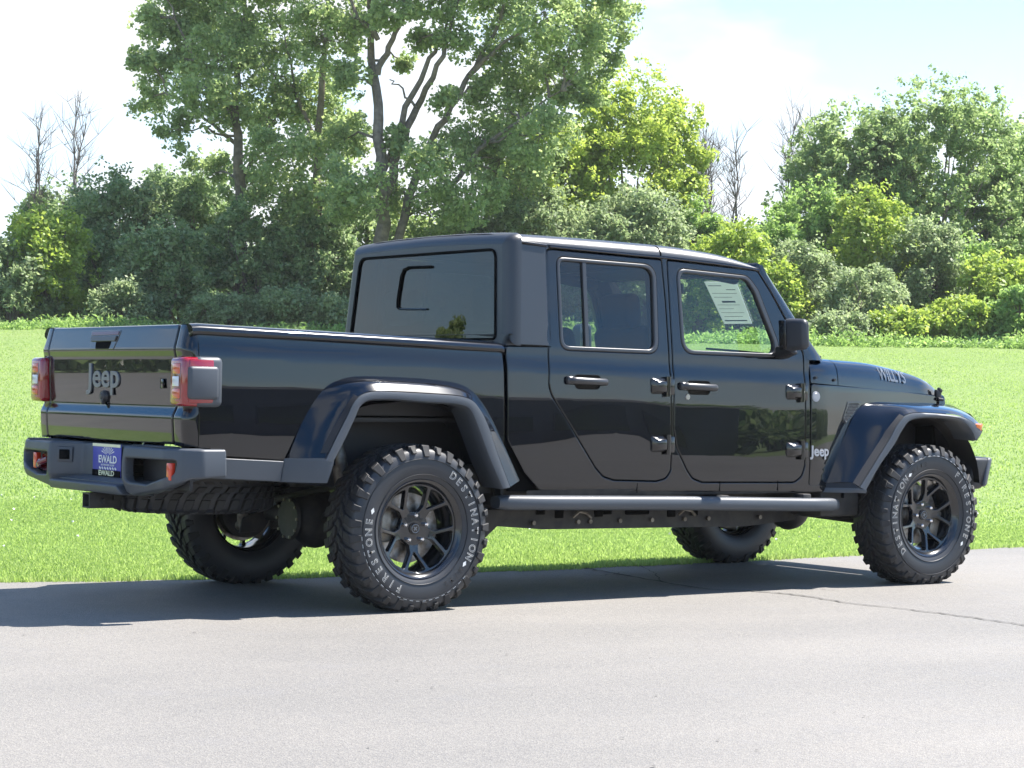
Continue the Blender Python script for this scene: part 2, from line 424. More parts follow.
RWOr = rnd(RWO, [.05, .085, .075, .06], 8); RWIr = rnd(RWI, [.03, .065, .055, .04], 8)
FWOr = rnd(FWO, [.06, .09, .1, .09, .06, .085], 8); FWIr = rnd(FWI, [.04, .07, .08, .07, .04, .065], 8)

def hinge(name, x, z, sg, par):
    y = sy(x, z); m = MB()
    s = sg
    m.hexa([(x - .055, s * (y - .002), z - .042), (x + .045, s * (y - .002), z - .042), (x + .045, s * (y - .002), z + .045), (x - .055, s * (y - .002), z + .045),
            (x - .032, s * (y + .034), z - .020), (x + .032, s * (y + .034), z - .026), (x + .032, s * (y + .034), z + .026), (x - .032, s * (y + .034), z + .022)], 0.006, 2)
    m.cyl((x + .052, s * (y + .016), z - .052), (x + .052, s * (y + .016), z + .052), .015, n=14)
    m.box((x + .078, s * (y + .004), z), (.045, .02, .085), .006)
    return m.build(name, M['gloss_black'], par)

def handle(x0, x1, z, sg, par):
    y = sy((x0 + x1) / 2, z); m = MB(); s = sg
    n = 16; pts = []; rr = []
    for k in range(n + 1):
        t = k / n; x = x0 + (x1 - x0) * t
        pts.append((x, s * (y + .012 + .026 * math.sin(PI * min(1, max(0, t))) ** 0.45), z - .006 * t)); rr.append(.018 if 0 < k < n else .012)
    m.tube(pts, rr, 12)
    m.box((x0 + .012, s * (y + .010), z), (.05, .03, .042), .012)
    m.box((x1 - .012, s * (y + .010), z - .006), (.04, .03, .036), .01)
    h = m.build('door_handle', M['seal'], par, angle=50)
    r = panel('handle_recess_shade', [rnd([(x0 + .05, z - .045), (x1 - .035, z - .045), (x1 - .02, z + .03), (x0 + .035, z + .03)], .03)], SM(sg, .0015), M['void'], h, thick=.001, bev=.0005, grid=0, segs=1)  # flat dark sheet on the door skin, shade of a hollow put into its colour
    r.parent = par
    return h

def door(kind, sg):
    rear = kind == 'rear'
    d = panel('door', [RR if rear else FR, RWOr if rear else FWOr], SM(sg), M['paint'], truck, thick=.05, bev=.006, grid=.16, gridb=.02)
    tag(d, ('rear' if rear else 'front') + (' right' if sg < 0 else ' left') + ' door in gloss black')
    wo, wi = (RWOr, RWIr) if rear else (FWOr, FWIr)
    panel('window_frame', [wo, wi], SM(sg, .004), M['seal'], d, thick=.03, bev=.007, grid=.3)
    panel('window_pane', [offset(wi if area2(wi) > 0 else wi[::-1], -.008)], SM(sg, -.012), M['glass_dark'] if rear else M['glass'], d, thick=.0, bev=.0002, grid=.3, segs=1)
    if rear:
        panel('window_divider', [[(1.092, 1.292), (1.116, 1.292), (1.131, 1.728), (1.107, 1.728)]], SM(sg, .001), M['seal'], d, thick=.02, bev=.003, grid=0)
        handle(.965, 1.205, 1.120, sg, d)
    else:
        handle(1.720, 1.955, 1.103, sg, d)
        x, z = 1.763, 1.046; m = MB(); y = sy(x, z)
        m.cyl((x, sg * (y - .002), z), (x, sg * (y + .006), z), .0165, .0145); m.build('key_lock', M['chrome'], d)
    for zz in ((1.098, .795) if rear else (1.080, .765)):
        hinge('hinge', 1.565 if rear else 2.53, zz, sg, d)
    # inner trim under the glass
    pts = [(0.90, 1.25), (1.60, 1.25), (1.60, .66), (1.26, .64), (.90, 1.05)] if rear else [(1.72, 1.25), (2.58, 1.25), (2.56, .64), (1.86, .63), (1.72, .8)]
    panel('door_trim', [pts], SM(sg, -.075), M['seat'], d, thick=.01, bev=.002, grid=0, back=True)
    return d

BODY_OUT = [(.590, 1.283), (.590, .817), (.640, .740), (.700, .655), (.801, .563), (2.774, .531), (2.83, .57), (2.655, .575), (2.655, 1.132), (2.668, 1.27), (2.63, 1.33), (2.44, 1.64), (2.345, 1.757), (2.30, 1.766), (1.64, 1.789), (.872, 1.808), (.868, 1.287)]
COWL_OUT = [(2.658, .570), (2.785, .56), (2.850, .66), (2.915, .78), (2.992, .895), (3.085, .990), (3.22, 1.026), (3.55, 1.026), (3.86, 1.015), (3.86, 1.078), (3.45, 1.103), (2.87, 1.124), (2.668, 1.129)]
for sg in (-1, 1):
    ho = [offset(l if area2(l) > 0 else l[::-1], -.0055) for l in (RR, FR)]
    b = panel('body_side', [rnd(BODY_OUT, [.02, .03, .03, .04, .05, .02, .01, .01, .005, .02, .05, .05, .03, .02, 0, .01, .005]), ho[0], ho[1]], SM(sg), M['paint'], truck, thick=.04, bev=.005, grid=.16, gridb=.02)
    f = panel('fender_panel', [rnd(COWL_OUT, .015)], SM(sg), M['paint'], truck, thick=.03, bev=.004, grid=.1, gridb=.03)
    m = MB()   # sheet closing the gaps round the doors
    m.grid([[(x, sg * (sy(x, z) - .035), z) for z in (.56, .75, .9, 1.05, 1.2, 1.262)] for x in (.62, .9, 1.3, 1.7, 2.1, 2.4, 2.66)])
    m.grid([[(x, sg * (sy(x, z) - .045), z) for z in (1.26, 1.5, 1.78)] for x in (1.60, 1.72)])
    m.grid([[(x, sg * (sy(x, z) - .045), z) for z in (1.26, 1.5, 1.78)] for x in (.64, .93)])
    m.build('door_jamb', M['void'], truck)
    door('rear', sg); door('front', sg)
    for x in (1.43, 2.0, 2.42):   # seams of the sill pinch
        m = MB(); m.box((x, sg * (sy(x, .57) + .0005), .572), (.004, .003, .055)); m.build('sill_seam', M['void'], b, smooth=False)
    # air vent with mesh
    V = [(2.978, 1.034), (3.128, 1.036), (3.045, .965), (2.962, .905), (2.925, .932)]
    v = panel('fender_vent', [rnd(V, .012), rnd([(2.988, 1.022), (3.090, 1.024), (3.030, .968), (2.962, .920), (2.942, .936)], .008)], SM(sg, .004), M['gloss_black'], f, thick=.01, bev=.003, grid=0)
    m = MB()
    for k in range(14):
        for j in range(6):
            x = 2.945 + k * .0115 + (j % 2) * .005; z = .928 + j * .017
            if not (.922 < z < 1.016) or (x - 2.962) > (z - .915) * 1.15 + .010 or x < 2.945 + (z - .94) * .5: continue
            m.box((x, sg * (sy(x, z) + .001), z), (.004, .004, .015))
    m.build('vent_mesh', M['badge'], f, smooth=False)
    panel('vent_back', [rnd(V, .012)], SM(sg, .0012), M['void'], f, thick=.001, bev=.0003, grid=0, segs=1)
    x, z = 2.700, 1.060; m = MB(); y = sy(x, z)
    m.cyl((x, sg * (y - .001), z), (x, sg * (y + .004), z), .030, .028, 24); m.cyl((x, sg * (y + .003), z), (x, sg * (y + .0055), z), .021, .019, 20)
    rb = m.build('round_badge', M['side_badge'], f)
    s_ = -sg
    text_mesh('maker_badge', 'Jeep', .080, M['side_badge'], f, lambda x, y, z_: (2.732 + s_ * x, sg * (sy(2.732 + s_ * x, .757 + y) + .003 + z_), .757 + y), extrude=.002, off=.0022, sx=1.05)

# --- bed ---------------------------------------------------------------
RFL = [
[(-0.68, 0.796, 0.718),(-0.581, 0.905, 0.721),(-0.545, 0.935, 0.722),(-0.496, 0.942, 0.718)],
[(-0.638, 0.802, 0.815),(-0.529, 0.905, 0.813),(-0.494, 0.935, 0.819),(-0.444, 0.942, 0.805)],
[(-0.584, 0.807, 0.917),(-0.466, 0.905, 0.911),(-0.436, 0.935, 0.921),(-0.391, 0.942, 0.903)],
[(-0.527, 0.808, 1.001),(-0.409, 0.905, 0.995),(-0.395, 0.935, 0.995),(-0.355, 0.942, 0.973)],
[(-0.469, 0.808, 1.062),(-0.355, 0.905, 1.051),(-0.346, 0.935, 1.033),(-0.311, 0.942, 1.001)],
[(-0.398, 0.806, 1.096),(-0.295, 0.905, 1.08),(-0.28, 0.935, 1.048),(-0.251, 0.942, 1.006)],
[(-0.288, 0.806, 1.117),(-0.201, 0.905, 1.086),(-0.192, 0.935, 1.049),(-0.173, 0.942, 1.007)],
[(-0.051, 0.805, 1.117),(-0.003, 0.905, 1.08),(0.006, 0.935, 1.043),(0.02, 0.942, 0.996)],
[(0.18, 0.806, 1.107),(0.17, 0.905, 1.069),(0.168, 0.935, 1.036),(0.147, 0.942, 0.992)],
[(0.322, 0.806, 1.085),(0.288, 0.905, 1.042),(0.256, 0.935, 1.022),(0.217, 0.942, 0.983)],
[(0.406, 0.808, 1.027),(0.349, 0.905, 0.994),(0.31, 0.935, 0.989),(0.264, 0.942, 0.96)],
[(0.481, 0.807, 0.93),(0.416, 0.905, 0.912),(0.371, 0.935, 0.903),(0.313, 0.942, 0.873)],
[(0.579, 0.802, 0.782),(0.503, 0.905, 0.771),(0.44, 0.935, 0.747),(0.382, 0.942, 0.728)],
[(0.671, 0.791, 0.627),(0.592, 0.905, 0.618),(0.516, 0.935, 0.591),(0.463, 0.942, 0.582)]]
FFL = [
[(2.79, 0.784, 0.58),(2.887, 0.895, 0.59),(2.914, 0.93, 0.564),(2.962, 0.938, 0.541)],
[(2.891, 0.78, 0.747),(2.993, 0.895, 0.712),(3.036, 0.93, 0.707),(3.068, 0.938, 0.68)],
[(2.983, 0.77, 0.893),(3.093, 0.895, 0.823),(3.136, 0.93, 0.825),(3.176, 0.938, 0.791)],
[(3.073, 0.756, 0.995),(3.186, 0.895, 0.919),(3.209, 0.93, 0.92),(3.246, 0.938, 0.881)],
[(3.217, 0.731, 1.033),(3.304, 0.895, 0.999),(3.306, 0.93, 0.975),(3.325, 0.938, 0.938)],
[(3.481, 0.689, 1.035),(3.509, 0.895, 1.001),(3.513, 0.93, 0.979),(3.529, 0.938, 0.951)],
[(3.761, 0.66, 1.035),(3.717, 0.895, 0.989),(3.721, 0.93, 0.964),(3.713, 0.938, 0.935)],
[(3.954, 0.64, 1.025),(3.862, 0.895, 0.953),(3.841, 0.93, 0.924),(3.807, 0.938, 0.878)],
[(4.041, 0.64, 0.996),(3.931, 0.885, 0.924),(3.919, 0.92, 0.872),(3.851, 0.930, 0.82)]]

def flare(name, T, sg, foot, front):
    lines = [catmull([r_[k] for r_ in T], 5) for k in range(4)]
    cx = 0.0 if not front else 3.488
    rows = []; lip = []
    for A, B, C, D in zip(*lines):
        A = A.copy(); A.y += (.002 if front else -.012)
        mid = A.lerp(B, .55); nrm = Vector((mid.x - cx, 0, mid.z - .45)).normalized()
        mid += nrm * .010; q = A.lerp(B, .86) + nrm * .006
        bc = B.lerp(C, .25); cc = B.lerp(C, .95)
        rows.append([Vector((p.x, sg * p.y, p.z)) for p in (A, mid, q, B, bc, cc)])
        n2 = Vector((D.x - C.x, 0, D.z - C.z)).normalized()
        o1 = C.copy(); o1.y -= .02
        o2 = C + Vector((0, .007, 0)) + n2 * .004; o3 = C.lerp(D, .45) + Vector((0, .010, 0)); o4 = D + Vector((0, .003, 0)) - n2 * .006
        o5 = D + n2 * .002 + Vector((0, -.012, 0)); o6 = D - n2 * .004; o6.y = .86; o7 = D - n2 * .012; o7.y = .76
        o8 = C.lerp(D, -.1); o8.y = .76
        lip.append([Vector((p.x, sg * p.y, p.z)) for p in (o1, o2, o3, o4, o5, o6, o7, o8)])
    m = MB().grid(rows)
    f = m.build(name, M['paint'], truck, angle=60)
    tag(f, 'painted black wheel flare over the ' + ('front ' if front else 'rear ') + ('right' if sg < 0 else 'left') + ' wheel')
    m = MB().grid(lip)
    for e in (0, -1):
        r_ = lip[e]; n = len(r_); m.add(r_, [tuple(range(n))])
    if foot is not None:
        if front:
            f0 = [(2.784, .785, .555), (2.872, .897, .557), (2.915, .935, .556), (2.960, .943, .548)]
            t0 = [Vector((p[0], sg * p[1], p[2])) for p in f0]; dk = [[Vector((p[0], sg * p[1], p[2])) for p in T[0][:3]], t0[:3]]
        else: t0 = [Vector((p[0], sg * p[1], p[2])) for p in T[0]]
        ft = [Vector((p[0], sg * p[1], p[2])) for p in foot]
        up_ = Vector((0, sg * .006, .012 if not front else 0)); t0 = [q + up_ * (1 if i < 3 else .3) for i, q in enumerate(t0)]
        inn = [Vector((q.x, sg * .77, q.z)) for q in ft]
        rr_ = [[Vector((q.x, sg * .79, q.z)) for q in t0], t0, [a.lerp(b_, .5) + Vector((0, sg * .004, 0)) for a, b_ in zip(t0, ft)], ft, inn]
        m.grid(rr_)
        m.add([rr_[k][0] for k in range(5)], [(0, 1, 2, 3, 4)]); m.add([rr_[k][3] for k in range(5)], [(0, 1, 2, 3, 4)])
    l = m.build('flare_lip', M['plastic'], f, angle=50)
    if 1:   # black insert on the trailing leg
        mm = MB(); rws = []
        for i in range(0 if front else 2, 19):
            B, C = rows[i][3], lip[i][1]
            rws.append([B.lerp(C, .15) + Vector((0, sg * .003, 0)), C.lerp(B, .15) + Vector((0, sg * .003, 0))])
        mm.grid(rws)
        if front: mm.grid(dk)
        mm.build('flare_insert', M['plastic_dark'], f)
    return f

FOOT_F = [(2.778, 0.784, 0.528), (2.86, 0.9, 0.53), (2.918, 0.935, 0.531), (2.958, 0.942, 0.528)]
FOOT_R = [(-.697, .795, .622), (-.600, .900, .621), (-.553, .935, .621), (-.530, .942, .621)]
BED_OUT = [(-1.125, 1.297), (-1.125, .778), (-1.045, .760), (-1.00, .741), (-.68, .722), (-.640, .80), (-.585, .905), (-.525, .99), (-.46, 1.05), (-.39, 1.085), (-.28, 1.10), (0.0, 1.10), (.18, 1.09), (.31, 1.07), (.39, 1.01), (.47, .915), (.555, .79), (.570, .80), (.566, 1.283), (.55, 1.287)]
for sg in (-1, 1):
    bed = panel('bed_side', [rnd(BED_OUT, [0, 0, .02, .02, .01, 0, 0, 0, 0, 0, 0, 0, 0, 0, 0, 0, 0, 0, .01, .01])], SM(sg), M['paint'], truck, thick=.03, bev=.004, grid=.16, gridb=.02)
    panel('lower_trim', [[(-1.06, .735), (-1.05, .640), (-.698, .622), (-.684, .717)]], SM(sg, .006), M['plastic'], bed, thick=.04, bev=.006, grid=0)
    # rail cap, rolled outer edge
    m = MB(); rows = []
    for x, dz in [(-1.16, -.004), (-1.12, 0), (-.9, 0), (-.375, 0), (.1, 0), (.55, 0), (.566, -.006)]:
        z = 1.336 - (x + .9) * .0215 + dz; s = .779
        rows.append([(x, sg * p[0], z + p[1]) for p in ((s - .004, -.060), (s + .004, -.054), (s + .015, -.050), (s + .021, -.043), (s + .020, -.031), (s + .013, -.018), (s + .001, -.008), (s - .022, -.001), (s - .09, -.002), (s - .105, -.010), (s - .105, -.06))])
    m.grid(rows)
    for e in (0, -1): m.add(rows[e], [tuple(range(len(rows[e])))])
    m.build('bed_rail', M['paint'], bed, angle=50)
    m = MB(); m.box((-.28, sg * .672, 1.10), (1.68, .012, .40)); m.box((-.0, sg * .60, 1.0), (.95, .16, .20), .02)
    m.build('bed_inner_wall', M['plastic_dark'], bed)
    # corner post
    rows = []
m = MB(); m.box((-.28, 0, .915), (1.70, 1.36, .03)); m.box((.53, 0, 1.09), (.05, 1.50, .38), .01); m.box((.535, 0, .86), (.05, 1.5, .12))
for k in range(9): m.box((-.28, -.6 + k * .15, .935), (1.66, .07, .012), .003)
m.build('bed_floor', M['plastic_dark'], truck)

TZ = [.78, .79, .85, .905, .920, .955, .965, 1.02, 1.07, 1.12, 1.182, 1.192, 1.215, 1.223, 1.32, 1.336]
TX = [.010, .014, .020, .023, .022, .004, .003, .0078, .0100, .0112, .0116, .013, .019, .020, -.003, -.008]
def tgf(z): return sum(float(np.interp(z + d, TZ, TX)) for d in (-.006, -.003, 0, .003, .006)) / 5
def TM(off=0.0, xb=-1.17): return lambda a, b, c: (xb - tgf(b) - c - off - .004 * math.cos(a * 2.2) * (1 if b < 9 else 0), a, b)
tg = panel('tailgate', [rnd([(-.676, .790), (.676, .790), (.676, 1.334), (-.676, 1.334)], .02)], TM(), M['paint'], truck, thick=.06, bev=.007, grid=.08, gridb=.0085)
for sg in (-1, 1):
    m = MB(); rows = []
    for z in list(np.arange(.785, 1.335, .0085)) + [1.332]:
        xr = -1.168 - tgf(z) - .004 * math.cos(.7 * 2.2); ys = sy(-1.12, z); r_ = .055
        row = [(xr + .05, sg * .682, z), (xr + .004, sg * .682, z), (xr, sg * .687, z), (xr, sg * .70, z)]
        for k in range(9):
            t = k / 8 * PI / 2
            row.append((xr + r_ * (1 - math.cos(t)), sg * (ys - r_ + r_ * math.sin(t)), z))
        row.append((-1.128, sg * sy(-1.128, z), z)); row.append((-1.128, sg * (sy(-1.128, z) - .03), z))
        rows.append(row)
    m.grid(rows); m.add(rows[-1], [tuple(range(len(rows[-1])))]); m.add(rows[0], [tuple(range(len(rows[0])))])
    m.build('bed_corner', M['paint'], truck, angle=40)
# tailgate details
hb = panel('handle_bezel', [rnd([(-.068, 1.222), (.188, 1.222), (.224, 1.316), (-.112, 1.316)][::1], .012)], TM(.003), M['gloss_black'], tg, thick=.012, bev=.004, grid=.1, gridb=.02)
panel('handle_cup_shade', [rnd([(-.02, 1.226), (.125, 1.226), (.140, 1.262), (-.035, 1.262)], .012)], TM(.0045), M['void'], tg, thick=.002, bev=.001, grid=0)  # dark patch laid on the bezel, standing in for the shaded hollow
panel('handle_pull', [rnd([(-.075, 1.262), (.190, 1.262), (.200, 1.288), (-.085, 1.288)], .006)], TM(.010), M['seal'], tg, thick=.012, bev=.004, grid=0)
panel('handle_strip', [rnd([(-.088, 1.292), (.200, 1.292), (.206, 1.309), (-.094, 1.309)], .004)], TM(.006), M['strap'], tg, thick=.004, bev=.002, grid=0)
text_mesh('maker_name', 'Jeep', .160, M['badge'], tg, lambda x, y, z: (-1.177 - tgf(1.09) - z, .046 - x, 1.093 + y), extrude=.003, off=.0022, bevel=.001, sx=1.25)
m = MB(); z = .925; m.cyl((-1.178, .045, 1.000), (-1.198, .045, 1.000), .030, .024, 24); m.cyl((-1.197, .045, 1.000), (-1.204, .045, 1.000), .018, .012, 16); m.box((-1.190, .045, .975), (.02, .02, .03), .004)
m.build('tailgate_lock', M['seal'], tg)
m = MB(); m.box((-1.188, -.565, 1.065), (.003, .030, .045), .004); m.build('rock_badge', M['gloss_black'], tg)

for sg in (-1, 1):
    tl = empty('tail_light', (0, 0, 0), truck)
    b = MB(); b.box((-1.125, sg * .765, 1.075), (.190, .142, .222), .022, segs=3); b.build('light_lens', M['red_lens'], tl, angle=40)
    b = MB(); b.box((-1.090, sg * .772, 1.075), (.135, .142, .226), .024, segs=3); b.build('light_housing', M['plastic'], tl, angle=40)
    b = MB(); b.box((-1.132, sg * .774, 1.077), (.13, .142, .200), .012, segs=2); b.build('side_lens', M['red_lens'], tl, angle=40)
    b = MB(); b.box((-1.125, sg * .782, 1.070), (.150, .150, .150), .016, segs=3); b.build('side_cover', M['plastic'], tl, angle=40)
    for zz, mt, h in ((1.133, 'orange', .05), (1.021, 'orange', .048)):
        b = MB(); b.box((-1.219, sg * .768, zz), (.012, .075, h), .008); b.build('lamp', M[mt], tl)
    b = MB(); b.box((-1.220, sg * .764, 1.076), (.012, .060, .046), .004); b.build('reversing_lamp', M['clear'], tl)
    b = MB(); b.box((-1.216, sg * .768, 1.076), (.012, .092, .172), .010); b.build('lamp_surround', M['dark_red'], tl)

# --- rear bumper ---------------------------------------------------------
PLAN = [(-1.035, -.915), (-1.16, -.915), (-1.235, -.865), (-1.275, -.76), (-1.302, -.46), (-1.306, -.40), (-1.190, -.25), (-1.180, 0.0), (-1.190, .25), (-1.306, .40), (-1.302, .46), (-1.275, .76), (-1.235, .865), (-1.16, .915), (-1.035, .915)]
PL2 = rnd(PLAN + [(0, 2), (0, -2)], [0, .06, .09, .07, .02, .015, .03, 0, .03, .015, .02, .07, .09, .06, 0, 0, 0], 6)[:-2]
PL2 = [Vector(q) for q in PL2]; SL = [0.0]
for i in range(1, len(PL2)): SL.append(SL[-1] + (PL2[i] - PL2[i - 1]).length)
ST = SL[-1] / 2
def plan(s):
    s += ST; s = min(max(s, 0), SL[-1]); i = 0
    i = max(1, min(len(SL) - 1, int(np.searchsorted(SL, s)))); t = (s - SL[i - 1]) / (SL[i] - SL[i - 1])
    p = PL2[i - 1].lerp(PL2[i], t)
    d = (PL2[min(i + 1, len(PL2) - 1)] - PL2[max(i - 2, 0)]).normalized()
    return p, Vector((-d.y, d.x))
def s_at(y):
    best = min(range(400), key=lambda k: abs(plan(-ST + 2 * ST * k / 399)[0].y - y)); return -ST + 2 * ST * best / 399
def BM(off=0.0):
    def g(a, b, c):
        p, n = plan(a); lean = -.018 * ((b - .67) / .1) ** 2 * .5 - .03 * max(0, (.62 - b) / .1)
        q = p + n * (c + off + lean); return (q.x, q.y, b)
    return g
e = ST
so = [(-e, .775), (-e, .650), (s_at(-.89), .640), (s_at(-.76), .590), (s_at(-.45), .548), (s_at(-.30), .600), (s_at(.30), .600), (s_at(.45), .548), (s_at(.76), .590), (s_at(.89), .640), (e, .650), (e, .775)]
def pocket(s): return rnd([(s_at(s * .425), .722), (s_at(s * .425), .612), (s_at(s * .60), .606), (s_at(s * .815), .660), (s_at(s * .835), .722)], [.02, .04, .03, .03, .03])
bump = panel('rear_bumper', [rnd(so, .012), pocket(-1), pocket(1)], BM(), M['plastic'], truck, thick=.05, bev=.012, grid=.03, gridb=.04)
m = MB()
rows = []
for k in range(3, 58):
    s = -e + 2 * e * k / 60; p, n = plan(s); q = p - n * .010
    rows.append([(q.x, q.y, .768), (q.x + .012, q.y * .985, .776), (max(q.x + .02, -1.12) if abs(q.y) > .7 else -1.12, q.y * .86, .776), (max(q.x + .02, -1.10), q.y * .84, .70)])
m.grid(rows)
for k in range(34):   # tread on the step pads
    s_ = 1 if k % 2 else -1; y = .44 + (k // 2) * .0185
    m.box((-1.225, s_ * y, .779), (.085, .009, .006), .002)
m.build('bumper_step', M['plastic'], bump, angle=40)
m = MB()
m.hexa([(-1.30, -.40, .548), (-1.30, .40, .548), (-1.10, .36, .54), (-1.10, -.36, .54), (-1.318, -.375, .592), (-1.318, .375, .592), (-1.18, .30, .600), (-1.18, -.30, .600)], .012, 3)
m.hexa([(-1.22, -.60, .560), (-1.22, .60, .560), (-1.10, .60, .60), (-1.10, -.60, .60), (-1.27, -.70, .60), (-1.27, .70, .60), (-1.0, .80, .66), (-1.0, -.80, .66)], .015, 3)
m.build('bumper_lower', M['plastic'], bump, angle=45)
for s in (-1, 1): m = MB(); m.box((-1.19, s * .64, .665), (.012, .46, .15)); m.build('pocket_back', M['plastic_dark'], bump)
for s in (-1, 1):
    p, n = plan(s_at(s * .79)); m = MB(); m.box((p.x + .014, -.786 if s < 0 else .66, .672), (.026, .040, .078), .004); m.build('reflector', M['reflector'], bump)
m = MB()
for k in range(2): m.tube([(-1.22, s_ * .55, .665 + .03 * (k * 2 - 1)) for s_ in (1, 1.15)], .016, 8)
m.tube([(-1.20, .50, .69), (-1.27, .50, .68), (-1.285, .55, .665), (-1.27, .60, .65), (-1.20, .60, .64)], .016, 10)
m.build('tow_hook', M['dark_red'], bump)
p, n = plan(s_at(.325))
m = MB(); m.box((p.x - .002, p.y, .712), (.010, .085, .075), .006, rot=(math.atan2(n.y, n.x), 'Z')); sqf = m.build('socket_frame', M['plastic'], bump)
m = MB(); m.box((p.x - .0072, p.y - .003, .712), (.010, .055, .048), .004, rot=(math.atan2(n.y, n.x), 'Z')); m.build('socket', M['void'], bump)
# licence plate
m = MB(); m.box((-1.219, 0, .682), (.004, .305, .155), .002); lp = m.build('licence_plate', M['blue'], truck)
m = MB(); m.box((-1.2225, 0, .752), (.003, .300, .014)); m.build('plate_top_band', M['cream'], lp)
m = MB(); m.box((-1.2225, 0, .619), (.003, .300, .030)); m.build('plate_bottom_band', M['void'], lp)
PM = lambda cy, cz, d=.0: (lambda x, y, z: (-1.2235 - z - d, cy - x, cz + y))
text_mesh('dealer_name', 'EWALD', .050, M['white'], lp, PM(-.015, .684), extrude=.0006, off=.001, sx=1.15)
text_mesh('dealer_name', 'EWALD', .034, M['cream'], lp, PM(-.005, .619, .001), extrude=.0006, off=.001, sx=1.45)
text_mesh('plate_small_print', 'AUTOMOTIVE GROUP', .013, M['white'], lp, PM(-.015, .658), extrude=.0005, sx=1.1)
m = MB()
for k in range(9):
    a = R(26 + k * 16); r0, r1 = .018, .075; w = .055
    c, s = math.cos(a), math.sin(a); pc, ps = -s, c
    pts = [(c * r0 + pc * r0 * w, s * r0 + ps * r0 * w), (c * r0 - pc * r0 * w, s * r0 - ps * r0 * w), (c * r1 - pc * r1 * w, s * r1 - ps * r1 * w), (c * r1 + pc * r1 * w, s * r1 + ps * r1 * w)]
    pts = [(-.015 - x, min(.704 + y * .62, .743)) for x, y in pts]
    m.add([(-1.2225, y, z) for y, z in pts], [(0, 1, 2, 3)])
m.build('sunburst', M['white'], lp, smooth=False); m = MB()
for k in range(7): m.box((-1.2225, -.10 + k * .028, .643), (.002, .017, .009), rot=(R(25), 'X'))
m.build('plate_stripes', M['white'], lp, smooth=False)
lp.location = (.026, -.018, .014)

# hitch
m = MB()
for y, z, dy, dz in ((0, .5375, .078, .008), (0, .4725, .078, .008), (-.035, .505, .008, .066), (.035, .505, .008, .066)): m.box((-1.19, y, z), (.20, dy, dz), .002)
m.box((-1.12, 0, .60), (.06, 1.0, .08), .01); m.box((-1.12, -.05, .555), (.10, .008, .10)); m.box((-1.12, .05, .555), (.10, .008, .10))
m.cyl((-1.22, -.06, .505), (-1.22, .06, .505), .012)
ht = m.build('tow_hitch', M['under'], truck)
m = MB(); m.box((-1.14, 0, .505), (.04, .06, .06)); m.build('hitch_hollow_shade', M['void'], ht)  # dark block that stands in for the shade inside the receiver

# --- flares ---------------------------------------------------------------
for sg in (-1, 1):
    flare('rear_flare', RFL, sg, FOOT_R, False)
    ff = flare('front_flare', FFL, sg, FOOT_F, True)
    m = MB()   # apron carrying the flare round the nose
    a = [Vector((p[0], sg * p[1], p[2])) for p in FFL[-1]]
    rows = [[(4.041, sg * .64, .996), (4.06, sg * .64, .93), (4.02, sg * .64, .84)], [(4.00, sg * .76, .975), (4.02, sg * .77, .91), (3.98, sg * .77, .83)], [(3.93, sg * .885, .92), (3.945, sg * .905, .88), (3.885, sg * .915, .82)]]
    m.grid(rows)
    ap = m.build('flare_nose', M['plastic'], ff)
    m = MB(); m.hexa([(3.86, sg * .90, .872), (3.945, sg * .895, .872), (3.975, sg * .80, .872), (3.90, sg * .80, .872), (3.86, sg * .935, .918), (3.938, sg * .915, .920), (3.970, sg * .80, .928), (3.90, sg * .80, .928)], .006)
    m.hexa([(3.855, sg * .93, .876), (3.915, sg * .925, .876), (3.93, sg * .86, .876), (3.86, sg * .86, .876), (3.85, sg * .944, .916), (3.905, sg * .938, .914), (3.93, sg * .86, .928), (3.86, sg * .86, .928)], .005)
    m.build('turn_signal', M['amber'], ff)

# --- hardtop ---------------------------------------------------------------
ROOF = [(.655, 1.812, 1.846), (.70, 1.812, 1.8535), (.9, 1.805, 1.855), (1.2, 1.797, 1.855), (1.45, 1.791, 1.852), (1.628, 1.788, 1.849), (1.64, 1.788, 1.849), (1.8, 1.782, 1.843), (2.0, 1.774, 1.829), (2.12, 1.768, 1.815), (2.22, 1.762, 1.796), (2.29, 1.757, 1.777), (2.335, 1.752, 1.757)]
def roof_row(x, zg, zt):
    h = zt - zg; yg = sy(x, zg) + .006
    half = [(yg - .012, zg - .004), (yg, zg), (yg - .003, zg + .22 * h), (yg - .014, zg + .50 * h), (yg - .030, zg + .74 * h), (yg - .052, zg + .91 * h), (yg - .085, zt + .001), (yg - .2, zt + .012), (yg - .45, zt + .018), (0, zt + .02)]
    return [(x, -y, z) for y, z in half] + [(x, y, z) for y, z in half[::-1][1:]]
rows = [roof_row(*r_) for r_ in ROOF]
def fine(rs, n=3):
    cols = list(zip(*rs)); cc = [catmull(c, n) for c in cols]; return [list(r_) for r_ in zip(*cc)]
m = MB().grid(fine(rows[:6])); m.add(rows[5], [tuple(range(len(rows[5])))]); ht_ = m.build('hardtop_roof', M['hardtop'], truck, angle=40)
m = MB().grid(fine(rows[6:])); m.add(rows[6], [tuple(range(len(rows[6])))]); m.build('roof_panel', M['hardtop'], truck, angle=40)
m = MB()
rr_ = [[Vector(q) * 1 for q in rows[5]], [Vector((q[0] + .012, q[1], q[2])) for q in rows[5]]]
m.grid([[(q.x, q.y * .994, q.z - .006) for q in r_] for r_ in rr_]); m.build('roof_seam', M['void'], ht_)
m = MB(); m.grid([[(x, y, z - .03) for y in (-.69, -.3, .3, .69)] for x, _, z in ROOF]); m.build('headliner', M['headliner'], truck)
